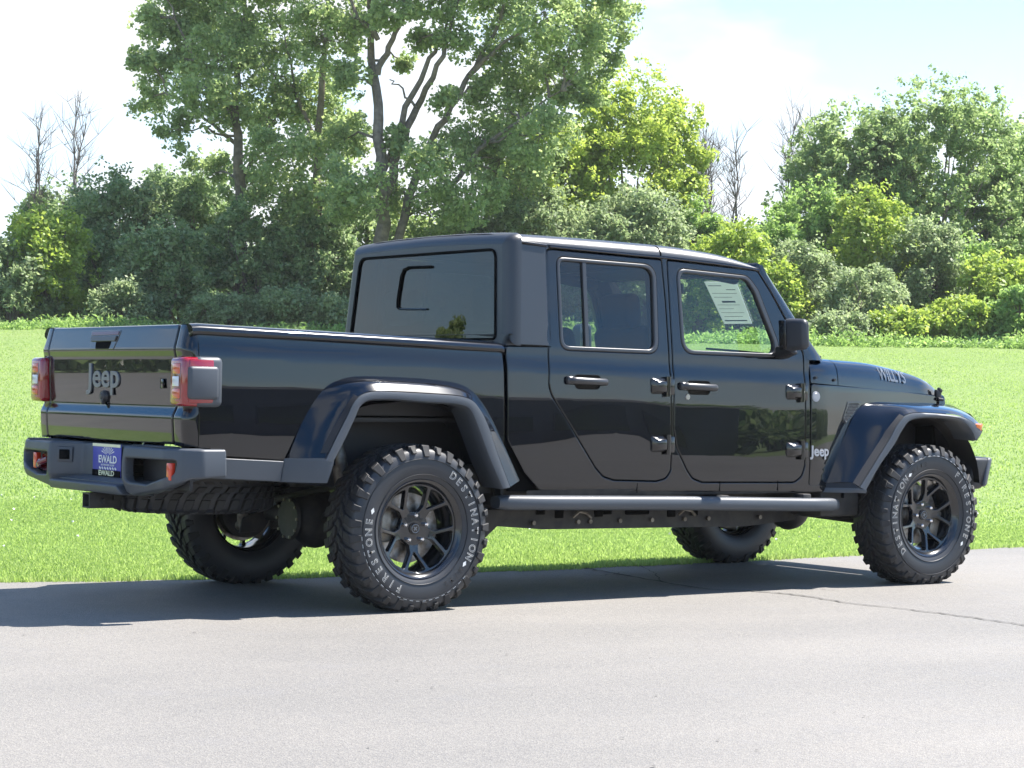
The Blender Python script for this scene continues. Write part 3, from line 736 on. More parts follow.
for sg in (-1, 1):
    m = MB(); pts = [(x, sg * (sy(x, zg) + .004), zg - .008) for x, zg, _ in ROOF[2:]]; m.tube(pts, .007, 8)
    m.tube([(.715, sg * (sy(.71, 1.80) + .002), 1.811), (.88, sg * (sy(.88, 1.80) + .004), 1.8)], .007, 8)
    m.build('drip_rail', M['gloss_black'], ht_)
    panel('hardtop_quarter', [[(.672, 1.292), (.863, 1.290), (.876, 1.796), (.712, 1.803), (.690, 1.806)]], SM(sg), M['hardtop'], ht_, thick=.04, bev=.004, grid=.3, gridb=.1)
    m = MB(); m.box((.765, sg * (sy(.76, 1.285) - .01), 1.287), (.20, .03, .006)); m.build('hardtop_seal', M['void'], ht_)
HB = lambda off=0.0: (lambda a, b, c: (.585 + .062 * (b - 1.3) + .006 * (a / .8) ** 2 - c - off, a, b))
GL = rnd([(-.690, 1.316), (.690, 1.316), (.640, 1.774), (-.640, 1.774)], [.03, .03, .06, .06], 8)
# the back has a generous edge radius outside and a tight one round the glass
outer = rnd([(-.800, 1.285), (.800, 1.285), (.746, 1.853), (.60, 1.862), (.35, 1.869), (0, 1.873), (-.35, 1.869), (-.60, 1.862), (-.746, 1.853)], [.004, .004, .06, 0, 0, 0, 0, 0, .06], 10)
m = MB(); rings = []
n0 = len(outer)
if area2(outer) < 0: outer = outer[::-1]
for k in range(9):
    t = k / 8 * PI / 2; q = offset(outer, .06 * (1 - math.sin(t)))
    row = []
    for (a, b) in q:
        x, y, z = HB()(a, b, -.075 * (1 - math.cos(t)))
        row.append((x, y, max(z, 1.285)))
    rings.append(row)
m.grid([list(r_) for r_ in rings], closed_v=True)
m.build('back_shell', M['hardtop'], ht_, angle=60)
inner = offset(outer, .0595)
panel('back_frame', [inner, GL], HB(), M['hardtop'], ht_, thick=.03, bev=.003, grid=.2, gridb=.2)
gl_ = panel('rear_window', [GL], HB(-.004), M['glass_rear'], truck, thick=0, bev=.001, grid=.12, gridb=.1, segs=1)
m = MB()
def hp(y, z, o=.002): return HB(o)(y, z, 0)
m.tube([hp(-.075, 1.702), hp(.14, 1.706), hp(.185, 1.695), hp(.205, 1.66), hp(.225, 1.53), hp(.222, 1.497), hp(.20, 1.487)], .008, 8)
m.build('slider_frame', M['void'], gl_)
panel('glass_seal', [offset(GL if area2(GL) > 0 else GL[::-1], -.004), offset(GL if area2(GL) > 0 else GL[::-1], .009)], HB(.0060), M['void'], gl_, thick=.010, bev=.001, grid=.12, segs=1)
m = MB(); m.tube([hp(.20, 1.486), hp(.05, 1.482), hp(-.06, 1.480)], .005, 8); m.build('slider_sill', M['seal'], gl_)

# --- windscreen, hood, nose -------------------------------------------------
def wx(z): return 2.34 + (1.78 - z) * .8
m = MB(); m.grid([[(wx(z) , y, z) for y in (-.70, -.35, 0, .35, .70)] for z in (1.26, 1.5, 1.755)]); ws = m.build('windscreen', M['glass'], truck, smooth=False)
for sg in (-1, 1):
    m = MB(); rows = []
    for z in (1.262, 1.30, 1.45, 1.60, 1.72, 1.775):
        x0 = {1.262: 2.655, 1.30: 2.632, 1.45: 2.540, 1.60: 2.440, 1.72: 2.362, 1.775: 2.335}[z]; x1 = wx(z) + .045; y = sy(x0, z)
        x1 = min(x1, x0 + .105) if z > 1.3 else x1
        rows.append([(x0, sg * (y - .04), z), (x0, sg * (y + .001), z), (x0 + .03, sg * (y + .001), z), (x1 - .035, sg * (y - .004), z), (x1 - .010, sg * (y - .022), z), (x1, sg * (y - .06), z), (x1 - .01, sg * (y - .085), z), (x0, sg * (y - .085), z)])
    m.grid(rows, closed_v=True); m.build('windscreen_pillar', M['paint'], truck, angle=50)
m = MB(); m.box((2.345, 0, 1.752), (.07, 1.42, .05), .015, rot=(R(38), 'Y')); m.build('windscreen_header', M['paint'], truck)
# inspection sheet stuck to the windscreen
st = [(2.396, -.196, 1.700), (2.402, -.459, 1.692), (2.581, -.398, 1.466), (2.581, -.164, 1.468)]
m = MB(); m.add(st, [(0, 1, 2, 3)]); m.add([(x - .0015, y, z - .001) for x, y, z in st], [(3, 2, 1, 0)]); stk = m.build('window_sticker', M['paper'], ws, smooth=False, fix=False)
m = MB(); S4 = [Vector(q) for q in st]
for k, (a0, a1, h) in enumerate([(.08, .5, .02), (.6, .9, .02), (.1, .9, .012), (.1, .7, .012), (.3, .75, .045), (.1, .85, .01), (.1, .6, .01), (.1, .9, .01), (.15, .8, .012), (.1, .9, .03)]):
    v0 = .07 + k * .092
    def q(u_, v_): return S4[0].lerp(S4[1], u_).lerp(S4[3].lerp(S4[2], u_), v_) + Vector((-.004, 0, -.003))
    m.add([q(a0, v0), q(a1, v0), q(a1, v0 + h), q(a0, v0 + h)], [(0, 1, 2, 3)])
m.build('sticker_print', M['ink'], ws, smooth=False)

HC = [(2.665, 1.278), (2.75, 1.276), (2.90, 1.273), (3.0, 1.270), (3.25, 1.262), (3.48, 1.237), (3.62, 1.217), (3.75, 1.192), (3.85, 1.165), (3.91, 1.140), (3.945, 1.112), (3.95, 1.085)]
def hood_low(x): return 1.136 - (x - 2.66) * .0445
def hood_row(x, zt):
    yw = sy(min(x, 3.87), 1.10) - .003 - max(0, x - 3.80) * .35; zl = hood_low(x); h = zt - zl
    half = [(yw - .02, zl - .002), (yw, zl), (yw - .004, zl + .30 * h), (yw - .014, zl + .60 * h), (yw - .036, zl + .83 * h), (yw - .075, zl + .96 * h), (yw - .13, zt), (yw - .20, zt + .004), (.33, zt + .008), (.28, zt + .020 * min(1, h / .1)), (0, zt + .028 * min(1, h / .1))]
    return [(x, -y, z) for y, z in half] + [(x, y, z) for y, z in half[::-1][1:]]
hr = [hood_row(*q) for q in HC]
m = MB().grid(fine(hr[2:], 4)); m.add(hr[-1], [tuple(range(len(hr[-1])))]); hood = m.build('hood', M['paint'], truck, angle=40)
a = [hood_row(x, z) for x, z in ((2.665, 1.278), (2.70, 1.278), (2.80, 1.275), (2.893, 1.2735))]
m = MB().grid(fine(a, 2)); m.add(a[-1], [tuple(range(len(a[-1])))]); cw = m.build('cowl', M['paint'], truck, angle=40)
# decal on the hood side, lettering follows the sheet
def hood_pt(x, t):
    zt = float(np.interp(x, [q[0] for q in HC], [q[1] for q in HC])); r_ = hood_row(x, zt)[1:6]
    t = min(max(t, 0), 1) * 3.999; i = int(t); A = Vector(r_[i]); B = Vector(r_[i + 1]); return A.lerp(B, t - i)
for sg in (-1, 1):
    def dp(x, y, z, sg=sg):
        X = 3.425 - sg * x; q = hood_pt(X, .50 + y * 7.0)
        return (q.x, sg * (abs(q.y) + .0065), q.z + .005)
    text_mesh('hood_decal', 'WILLYS', .098, M['decal'], hood, dp, extrude=.0, off=.0012, sx=.80)
    m = MB(); y0 = sy(2.76, 1.16)
    for x, z in ((2.70, 1.165), (2.86, 1.155)): m.cyl((x, sg * (sy(x, 1.1) - .01), z), (x, sg * (sy(x, 1.1) + .006), z), .008, n=10)
    m.build('cowl_bolt', M['seal'], cw)
    m = MB(); m.box((3.875, sg * .615, 1.085), (.045, .025, .06), .008); m.box((3.885, sg * .620, 1.112), (.035, .02, .022), .006, rot=(R(30), 'Y')); m.cyl((3.86, sg * .63, 1.06), (3.90, sg * .63, 1.055), .009)
    m.build('hood_latch', M['plastic_dark'], hood)
    m = MB(); m.box((2.99, sg * .50, 1.285), (.05, .035, .022), .008); m.build('washer_jet', M['plastic_dark'], hood)
m = MB(); m.box((2.70, 0, 1.285), (.10, 1.30, .02), .008)
for s in (-.35, .25): m.tube([(2.72, s, 1.30), (2.70, s + .2, 1.315), (2.68, s + .45, 1.33)], .007, 6)
m.build('wiper_cowl', M['plastic_dark'], truck)
# grille with seven slots
sl = [rnd([(-.36 + k * .12 - .035, .82), (-.36 + k * .12 + .035, .82), (-.36 + k * .12 + .035, 1.04), (-.36 + k * .12 - .035, 1.04)], .015) for k in range(7)]
hl = [[(s * .505 + .085 * math.cos(2 * PI * k / 24), .96 + .085 * math.sin(2 * PI * k / 24)) for k in range(24)] for s in (-1, 1)]
sl[0] = rnd([(-.375, .82), (-.325, .82), (-.325, 1.04), (-.365, 1.04)], .01); sl[-1] = rnd([(.325, .82), (.375, .82), (.365, 1.04), (.325, 1.04)], .01)
gr = panel('grille', [rnd([(-.62, .76), (.62, .76), (.60, 1.085), (-.60, 1.085)], .03)] + sl + hl, lambda a, b, c: (3.985 - .10 * (b - .76) + c, a, b), M['paint'], truck, thick=.12, bev=.008, grid=0)
m = MB(); m.box((3.87, 0, .92), (.05, 1.22, .31)); m.build('radiator', M['void'], truck)
for s in (-1, 1):
    m = MB(); m.cyl((3.88, s * .505, .96), (3.95, s * .505, .96), .083, .083, 24); m.build('headlight', M['clear'], gr)
m = MB()
P8 = [(4.0, 0)]
m.hexa([(4.02, -.72, .52), (4.02, .72, .52), (4.20, .60, .53), (4.20, -.60, .53), (4.02, -.76, .71), (4.02, .76, .71), (4.22, .64, .70), (4.22, -.64, .70)], .03, 3)
fb = m.build('front_bumper', M['plastic_dark'], truck, angle=45)
for sg in (-1, 1):
    m = MB(); m.hexa([(4.00, sg * .66, .53), (4.13, sg * .64, .53), (4.13, sg * .75, .53), (4.02, sg * .76, .53), (4.00, sg * .66, .715), (4.20, sg * .64, .712), (4.205, sg * .74, .71), (4.04, sg * .76, .715)], .02, 3)
    m.build('bumper_end', M['plastic_dark'], fb, angle=45)
    m = MB(); m.hexa([(4.13, sg * .60, .535), (4.165, sg * .60, .535), (4.165, sg * .755, .545), (4.11, sg * .77, .545), (4.19, sg * .60, .720), (4.235, sg * .60, .72), (4.235, sg * .735, .715), (4.18, sg * .75, .715)], .018, 3)
    m.build('end_cap', M['plastic'], fb, angle=50)

# --- mirrors ----------------------------------------------------------------
for sg in (-1, 1):
    m = MB()
    m.hexa([(2.372, sg * .862, 1.300), (2.440, sg * .862, 1.305), (2.455, sg * 1.015, 1.315), (2.392, sg * 1.03, 1.312), (2.365, sg * .855, 1.480), (2.430, sg * .86, 1.485), (2.447, sg * 1.005, 1.480), (2.388, sg * 1.028, 1.477)], .033, 5)
    mr = m.build('door_mirror', M['mirror_shell'], truck, angle=50)
    m = MB(); m.hexa([(2.360, sg * .858, 1.310), (2.372, sg * .858, 1.310), (2.377, sg * .905, 1.315), (2.367, sg * .905, 1.315), (2.355, sg * .853, 1.470), (2.366, sg * .853, 1.470), (2.371, sg * .900, 1.470), (2.361, sg * .900, 1.470)], .004); m.build('mirror_glass', M['gloss_black'], mr)
    m = MB(); m.hexa([(2.40, sg * .78, 1.262), (2.50, sg * .78, 1.262), (2.45, sg * .92, 1.29), (2.40, sg * .92, 1.29), (2.40, sg * .78, 1.330), (2.50, sg * .78, 1.345), (2.44, sg * .90, 1.33), (2.39, sg * .90, 1.33)], .012, 3)
    m.build('mirror_arm', M['plastic_dark'], mr, angle=50)

# --- side step -------------------------------------------------------------
for sg in (-1, 1):
    m = MB(); rows = []; path = [(.515, .510, .86), (.56, .509, .875), (.9, .503, .885), (1.7, .489, .885), (2.62, .466, .885), (2.79, .463, .878), (2.842, .462, .86)]
    for i, (x, z, y) in enumerate(path):
        row = []; k_ = .82 if i in (0, len(path) - 1) else 1
        for k in range(20):
            t = 2 * PI * k / 20; c, s = math.cos(t), math.sin(t)
            row.append((x, sg * (y - .045 + .05 * k_ * math.copysign(abs(c) ** .7, c)), z + .037 * k_ * math.copysign(abs(s) ** .7, s)))
        rows.append(row)
    m.grid(rows, closed_v=True); m.add(rows[0], [tuple(range(20))]); m.add(rows[-1], [tuple(range(20))])
    sp = m.build('side_step', M['plastic'], truck, angle=50)
    m = MB()
    for x in (.75, 1.35, 2.0, 2.6): m.box((x, sg * .70, .50), (.06, .30, .05), .006)
    m.grid([[(x, sg * y, z) for y, z in ((.80, .565), (.79, .53), (.66, .52))] for x in (.72, 1.5, 2.76)])
    m.build('step_bracket', M['under'], sp)

# --- chassis ---------------------------------------------------------------
m = MB()
for sg in (-1, 1):
    rows = [(-1.15, .66, .10, .42), (-.55, .67, .12, .44), (-.25, .64, .12, .44), (.25, .62, .12, .44), (.60, .47, .18, .50), (1.0, .445, .19, .53), (2.4, .425, .18, .53), (2.8, .44, .16, .50), (3.1, .60, .12, .42), (3.8, .60, .12, .42), (4.05, .55, .12, .42)]
    g = []
    for x, z, h, y in rows: g.append([(x, sg * (y - .04), z - h / 2), (x, sg * (y + .04), z - h / 2), (x, sg * (y + .04), z + h / 2), (x, sg * (y - .04), z + h / 2)])
    m.grid(g, closed_v=True)
for x in (-1.08, .40, .62, 1.15, 1.75, 2.45, 3.0): m.box((x, 0, .46 if .5 < x < 2.6 else .64), (.07, .95, .08), .01)
m.box((1.55, 0, .62), (2.25, 1.46, .14)); m.box((.58, 0, .74), (.06, 1.5, .5)); m.box((3.35, 0, .78), (1.2, .80, .40), .03)
for sg in (-1, 1): m.box((2.92, sg * .63, .50), (.30, .30, .22), .02)
m.build('chassis_frame', M['under'], truck)
m = MB()
for sg in (-1, 1):
    for x in (.98, 1.10, 1.36, 1.42, 1.86, 2.02, 2.20): m.box((x, sg * .572, .44 + .02 * math.sin(x * 9)), (.055, .004, .05), .004)
    m.box((2.38, sg * .572, .455), (.11, .004, .045), .01); m.box((1.62, sg * .572, .43), (.16, .004, .03), .01)
m.build('frame_hole_shade', M['void'], truck)  # dark plates on the solid rail, painted as shaded holes
m = MB()
for sg in (-1, 1):
    for x in (.93, 1.22, 1.30, 1.5, 1.72, 1.95, 2.12, 2.5): m.cyl((x, sg * .57, .385), (x, sg * .585, .385), .012, n=8)
    for x in (1.18, 1.9): m.tube([(x, sg * .585, .41), (x + .03, sg * .60, .44), (x + .08, sg * .60, .43), (x + .12, sg * .585, .405)], .008, 6)
    pass
m.build('frame_bolt', M['zinc'], truck, smooth=True)
for sg in (-1, 1):
    m = MB(); m.hexa([(.54, sg * .54, .30), (.61, sg * .54, .30), (.61, sg * .58, .30), (.54, sg * .58, .30), (.50, sg * .52, .46), (.80, sg * .52, .46), (.80, sg * .60, .46), (.50, sg * .60, .46)], .008); ab = m.build('arm_bracket', M['under'], truck)
    m = MB(); m.cyl((.575, sg * .575, .325), (.575, sg * .592, .325), .016, n=8); m.build('pivot_bolt', M['zinc'], ab)
m = MB(); m.box((1.75, -.30, .405), (.9, .16, .03), .01); m.box((1.15, .10, .40), (.8, .35, .10), .02); m.box((2.05, 0, .42), (.35, .5, .04), .01)
m.build('skid_plate', M['under'], truck)
m = MB(); m.tube([(2.9, .28, .42), (2.0, .26, .40), (1.2, .24, .42), (.5, .3, .46), (.35, .38, .50)], .032, 10); m.box((.62, .33, .49), (.55, .26, .17), .06, segs=4); m.tube([(.3, .5, .55), (-.3, .56, .58), (-.6, .58, .60), (-.85, .60, .60)], .03, 10)
m.build('exhaust', M['zinc'], truck)
def axle(x, name, dy):
    m = MB(); m.cyl((x, -.72, .396), (x, .72, .396), .042, n=18)
    n = 24; rows = []
    for k in range(9):
        t = PI * k / 8; rows.append([(x - .01 + .155 * math.sin(t) * math.cos(2 * PI * j / n), dy + .11 * math.cos(t), .396 + .155 * math.sin(t) * math.sin(2 * PI * j / n)) for j in range(n)])
    m.grid(rows, closed_v=True)
    m.cyl((x - .16, dy, .396), (x - .175, dy, .396), .11, .10, 20)
    m.cyl((x, dy, .40), (x + (.3 if x < 1 else -.3), dy, .43), .06, .04)
    a = m.build(name, M['under'], truck, angle=50)
    for k in range(10):
        m = MB(); t = 2 * PI * k / 10; m.cyl((x - .175, dy + .098 * math.cos(t), .396 + .098 * math.sin(t)), (x - .184, dy + .098 * math.cos(t), .396 + .098 * math.sin(t)), .008, n=6); m.build('cover_bolt', M['zinc'], a)
    for sg in (-1, 1):
        m = MB(); pts = []
        for k in range(7 * 16 + 1):
            t = 2 * PI * k / 16; pts.append((x + .02 + .062 * math.cos(t), sg * .47 + .062 * math.sin(t), .46 + .27 * k / 112))
        m.tube(pts, .0085, 6); m.build('coil_spring', M['under'], a)
        xs = x - .13 if x < 1 else x + .12
        m = MB(); m.cyl((xs, sg * .56, .33), (xs - .04, sg * .50, .60), .030, n=14); m.cyl((xs - .04, sg * .50, .58), (xs - .07, sg * .45, .86), .040, n=14); m.cyl((xs, sg * .53, .325), (xs, sg * .60, .325), .026, n=12)
        m.build('shock_absorber', M['zinc'] if x < 1 else M['under'], a, angle=50)
        m = MB(); m.hexa([(xs - .05, sg * .50, .29), (xs + .09, sg * .50, .30), (xs + .09, sg * .515, .30), (xs - .05, sg * .515, .29), (xs - .03, sg * .50, .37), (xs + .12, sg * .50, .42), (xs + .12, sg * .515, .42), (xs - .03, sg * .515, .37)], .003)
        m.tube([(x + .02, sg * .52, .33), (x + (.85 if x < 1 else -.80), sg * .45, .43)], .026, 10)
        m.build('control_arm', M['under'], a)
    return a
axle(0.0, 'rear_axle', .02); axle(3.488, 'front_axle', .22)
m = MB(); m.cyl((.3, .02, .43), (1.9, .02, .47), .035, n=14); m.build('drive_shaft', M['under'], truck)
m = MB(); m.tube([(3.3, -.55, .36), (3.3, .6, .40)], .018, 8); m.build('tie_rod', M['under'], truck)
m = MB(); m.tube([(-.12, -.5, .60), (-.1, .5, .44)], .016, 8); m.build('track_bar', M['under'], truck)

# wheel houses
for sg in (-1, 1):
    for cx, nm, zc, r_, a0, a1, yi in ((0.0, 'rear_liner', .50, .56, 2, 158, .50), (3.488, 'front_liner', .46, .56, 8, 178, .47)):
        m = MB(); rows = []
        for k in range(25):
            t = R(a0 + (a1 - a0) * k / 24); c, s = math.cos(t), math.sin(t)
            X = cx + r_ * math.copysign(abs(c) ** .8, c) * 1.0; Z = zc + .50 * math.copysign(abs(s) ** .75, s) if s > 0 else zc + .5 * s
            rb = .006 if k % 3 == 0 else 0
            rows.append([(X, sg * .80, Z - rb), (X * 1.0, sg * .70, Z), (X, sg * .69, Z + .012), (X, sg * .60, Z + .012), (X, sg * yi, Z)])
        m.grid(rows); m.add([r2_[4] for r2_ in rows], [tuple(range(25))])
        m.build(nm, M['plastic_dark'], truck)

# --- wheels ------------------------------------------------------------------
TR = .4035
RIMR = .2395
def tyre_mesh():
    prof = [(-.098, .215), (-.112, .228), (-.122, .245), (-.131, .275), (-.134, .310), (-.131, .345), (-.122, .372), (-.108, .384), (-.06, .387), (0, .388), (.06, .387), (.108, .384), (.122, .372), (.131, .345), (.134, .310), (.131, .275), (.122, .245), (.112, .232), (.098, .215)]
    m = MB().lathe(prof, 96); return m
def blocks():
    m = MB(); n = 33
    rnd_ = random.Random(4)
    for i in range(n):
        t0 = 2 * PI * i / n; dt = 2 * PI / n
        for s in (-1, 1):
            ph = dt * .5 if s > 0 else 0
            long_ = i % 2 == 0
            # shoulder lug running down on to the sidewall
            a = t0 + ph; w = dt * .315
            y_in = .066; lo = .342 if long_ else .360
            def P(t, y, r_): return (r_ * math.cos(t), s * y, r_ * math.sin(t))
            sk = dt * .22
            A = [P(a - w + sk, y_in, .384), P(a + w + sk, y_in, .384), P(a + w, .116, .378), P(a - w, .116, .378)]
            B = [P(a - w * .9 + sk, y_in + .002, TR), P(a + w * .9 + sk, y_in + .002, TR), P(a + w * .88, .114, TR - .004), P(a - w * .88, .114, TR - .004)]
            m.hexa(A + B, .002, 1)
            w2 = w * (.95 if long_ else .7)
            A = [P(a - w2, .108, TR - .012), P(a + w2, .108, TR - .012), P(a + w2 * .8, .128, lo), P(a - w2 * .8, .128, lo)]
            B = [P(a - w2 * .9, .118, TR - .006), P(a + w2 * .9, .118, TR - .006), P(a + w2 * .72, .1385, lo + .004), P(a - w2 * .72, .1385, lo + .004)]
            m.hexa(A + B, .0025, 1)
            # centre blocks, chevron
            for (y0, y1, tt, ww, skk) in ((.006, .033, 0.0, .30, .30), (.036, .062, .5, .30, .28)):
                c = a + tt * dt; w3 = dt * ww; k3 = dt * skk
                A = [P(c - w3, y0, .384), P(c + w3, y0, .384), P(c + w3 - k3, y1, .384), P(c - w3 - k3, y1, .384)]
                B = [P(c - w3 * .9, y0 + .001, TR), P(c + w3 * .9, y0 + .001, TR), P(c + w3 * .9 - k3, y1 - .001, TR), P(c - w3 * .9 - k3, y1 - .001, TR)]
                m.hexa(A + B, .0015, 1)
    return m
def mk_wheel():
    w = empty('wheel', (0, 0, 0), truck)
    t = tyre_mesh().build('tyre', M['sidewall'], w, angle=60)
    blocks().build('tread', M['rubber'], w, angle=30)
    m = MB()   # ribs on the sidewall
    for r_ in (.262, .335):
        m.lathe([(.1285 if r_ > .3 else .126, r_ - .002), (.1375 if r_ > .3 else .1325, r_), (.1285 if r_ > .3 else .128, r_ + .002)], 96)
    m.build('sidewall_rib', M['sidewall'], w)
    # lettering. angles in degrees, reading clockwise seen from outside (outside = +y here, x mirrored)
    def ring(txt, a0, a1, rad, h, mat, off, lift, nm):
        obs = []; k = len(txt)
        for i, ch in enumerate(txt):
            a = R(a0 + (a1 - a0) * i / (k - 1))
            if ch == ' ': continue
            def f(x, y, z, a=a):
                rr = rad + y; tt = a - x / rad
                yy = float(np.interp(rr, [.245, .275, .310, .345], [.122, .131, .134, .131])) + lift + z
                return (-rr * math.cos(tt), yy, rr * math.sin(tt))
            obs.append(text_mesh('c', ch, h, mat, None, f, extrude=.0, off=off, sx=.92))
        for o in obs: o.name = nm; o.parent = w
    for txt, a0, a1 in (('DESTINATION', 56, -27), ('FIRESTONE', 245, 172)):
        ring(txt, a0, a1, .302, .052, M['tyre_letter'], .0017, .0030, 'white_lettering' if txt[0] == 'D' else 'maker_lettering')
        ring(txt, a0, a1, .302, .052, M['rubber'], -.0011, .0052, 'letter_centre' if txt[0] == 'D' else 'maker_letter_centre')
    ring('M/T2', -42, -62, .298, .036, M['rubber'], .001, .0015, 'model_lettering')
    m = MB()
    for a in (-35, 162):
        for rr, y in ((.011, .0015), (.006, .0025)): pass
        c = R(a); tt = [(0, .017), (.010, 0), (0, -.017), (-.010, 0)]
        pts = []
        for dx, dy in tt:
            r_ = .298 + dx; th_ = c + dy / .298; pts.append((-r_ * math.cos(th_), .1355, r_ * math.sin(th_)))
        m.add(pts, [(0, 1, 2, 3)])
    for k in range(22):   # dashed white line left by the moulding
        a = R(186 + k * 6.2); 
        pts = []
        for dr, da in ((-.0012, -.028), (.0012, -.028), (.0012, .028), (-.0012, .028)):
            r_ = .340 + dr; pts.append((-r_ * math.cos(a + da), .1335, r_ * math.sin(a + da)))
        m.add(pts, [(0, 1, 2, 3)])
    m.build('white_marks', M['white'], w, smooth=False)
    # rim
    m = MB(); m.lathe([(-.112, .2335), (-.108, .226), (-.10, .212), (-.05, .200), (.02, .196), (.07, .205), (.095, .213), (.106, .224), (.1115, .2335), (.1185, .2385), (.1205, .236), (.116, .2275), (.106, .219), (.090, .209), (.070, .2035)], 72)
    m.lathe([(-.112, .2335), (-.116, .240), (-.113, .236)], 72)
    rim = m.build('rim', M['rim'], w, angle=60)
    def dish(r_): return float(np.interp(r_, [0, .04, .08, .12, .18, .214], [.060, .060, .058, .066, .086, .094]))
    outer_ = [(.214 * math.cos(2 * PI * k / 80), .214 * math.sin(2 * PI * k / 80)) for k in range(80)]
    holes = []
    def pol(r_, a): return (r_ * math.cos(R(a)), r_ * math.sin(R(a)))
    for k in range(5):
        st_ = -90 + 72 * k; lg = 90 + 72 * k
        holes.append(rnd([pol(.110, st_), pol(.202, st_ - 15.0), pol(.207, st_), pol(.202, st_ + 15.0)], [.006, .010, .05, .010]))
        holes.append(rnd([pol(.084, lg - 18), pol(.118, lg - 24.5), pol(.202, lg - 15.4), pol(.207, lg), pol(.202, lg + 15.4), pol(.118, lg + 24.5), pol(.084, lg + 18)], [.008, .02, .012, .05, .012, .02, .008]))
    holes = [h for h in holes]
    panel('spokes', [outer_] + holes, lambda a, b, c: (-a, dish(math.hypot(a, b)) + c, b), M['rim'], w, thick=.032, bev=.004, grid=.03, segs=2, back=True)
    m = MB(); m.cyl((0, .05, 0), (0, .066, 0), .031, .029, 32); m.cyl((0, .066, 0), (0, .070, 0), .027, .024, 32); m.build('centre_cap', M['gloss_black'], w, angle=40)
    m = MB(); m.tube([(.020 * math.cos(2 * PI * k / 24), .0705, .020 * math.sin(2 * PI * k / 24)) for k in range(24)], .0022, 6, closed=True); m.box((0, .071, 0), (.006, .002, .022), rot=(R(45), 'Y')); m.box((0, .071, 0), (.006, .002, .022), rot=(R(-45), 'Y')); m.build('cap_emblem', M['badge'], w)
    for k in range(5):
        a = R(90 + 72 * k); m = MB(); c = (-.0635 * math.cos(a), .0635 * math.sin(a))
        m.cyl((c[0], .048, c[1]), (c[0], .078, c[1]), .0115, .0105, 6); m.cyl((c[0], .078, c[1]), (c[0], .083, c[1]), .0095, .006, 12)
        m.build('lug_nut', M['chrome'], w, angle=30)
    m = MB(); m.cyl((0, -.01, 0), (0, .002, 0), .168, n=48); m.cyl((0, 0, 0), (0, .03, 0), .08, n=32); br = m.build('brake_disc', M['steel'], w, angle=40)
    m = MB(); m.box((.145, .0, .02), (.075, .07, .17), .015); m.build('brake_caliper', M['zinc'], w)
    m = MB(); m.cyl((0, -.06, 0), (0, -.012, 0), .15, n=32); m.build('backing_plate', M['under'], w)
    return w
def kids(o): return [c for c in bpy.data.objects if c.parent == o]
def copy_tree(o, parent=None):
    c = o.copy(); COL.objects.link(c); c.parent = parent
    for k in kids(o): copy_tree(k, c)
    return c
w0 = mk_wheel()
# the wheel is modelled with its outer face towards +y and x mirrored: turn it for the right side
YO = .9468 - .134
spin = {}
def place_wheel(w, x, sg, spin_, z=.396, lab=''):
    w.parent = truck
    base = Matrix.Translation((x, sg * (YO), z))
    if sg < 0: rot = Matrix.Rotation(PI, 4, 'Z')
    else: rot = Matrix.Identity(4)
    w.matrix_local = base @ rot @ Matrix.Rotation(spin_, 4, 'Y')
    tag(w, lab)
w1 = copy_tree(w0, truck); w2 = copy_tree(w0, truck); w3 = copy_tree(w0, truck); w4 = copy_tree(w0, truck)
place_wheel(w0, 0, -1, 0, lab='rear right wheel'); place_wheel(w1, 3.488, -1, R(164), lab='front right wheel')
place_wheel(w2, 0, 1, R(40), lab='rear left wheel'); place_wheel(w3, 3.488, 1, R(100), lab='front left wheel')
w4.name = 'spare_wheel'; w4.parent = truck
w4.matrix_local = Matrix.Translation((-.73, 0, .585)) @ Matrix.Rotation(R(-90), 4, 'X') @ Matrix.Rotation(.3, 4, 'Y'); tag(w4, 'spare wheel slung flat under the bed')

# --- cabin ------------------------------------------------------------------
def seat(x, y, w_, bench=False):
    s = empty('seat', (0, 0, 0), truck)
    m = MB(); m.box((x + .02, y, .86), (.52, w_, .16), .05, segs=3); m.build('cushion', M['seat'], s)
    m = MB(); m.box((x - .25, y, 1.13), (.14, w_ * .96, .60), .055, rot=(R(-14), 'Y'), segs=3); m.build('seat_back', M['seat'], s)
    for yy in ((y,) if not bench else (y - w_ * .32, y + w_ * .32)):
        m = MB(); m.box((x - .36, yy, 1.50), (.10, .27, .19), .04, rot=(R(-8), 'Y'), segs=3)
        m.cyl((x - .34, yy - .06, 1.36), (x - .35, yy - .06, 1.46), .007, n=8); m.cyl((x - .34, yy + .06, 1.36), (x - .35, yy + .06, 1.46), .007, n=8); m.build('headrest', M['seat'], s)
for y in (-.38, .38): seat(2.0, y, .50)
seat(1.12, 0, 1.30, True)
m = MB(); m.box((2.62, 0, 1.17), (.34, 1.46, .22), .06, segs=3); m.box((2.47, 0, 1.19), (.10, 1.2, .14), .04, segs=3); m.box((2.5, 0, .9), (.5, .3, .5), .04); m.build('dashboard', M['seat'], truck)
m = MB(); c = Vector((2.36, .38, 1.22)); ax = Vector((-.88, 0, .47)).normalized(); e1 = Vector((0, 1, 0)); e2 = ax.cross(e1)
m.tube([c + e1 * .185 * math.cos(2 * PI * k / 32) + e2 * .185 * math.sin(2 * PI * k / 32) for k in range(32)], .015, 8, closed=True)
m.tube([c - e1 * .18, c, c + e1 * .18], .018, 8); m.cyl(c, c - ax * .25, .04, .03); m.build('steering_wheel', M['seat'], truck)
m = MB()
for sg in (-1, 1): m.tube([(.72, sg * .62, 1.25), (.74, sg * .60, 1.74), (1.66, sg * .60, 1.76), (2.25, sg * .62, 1.70)], .035, 10); m.tube([(1.66, sg * .60, 1.76), (1.66, sg * .66, 1.2)], .035, 10)
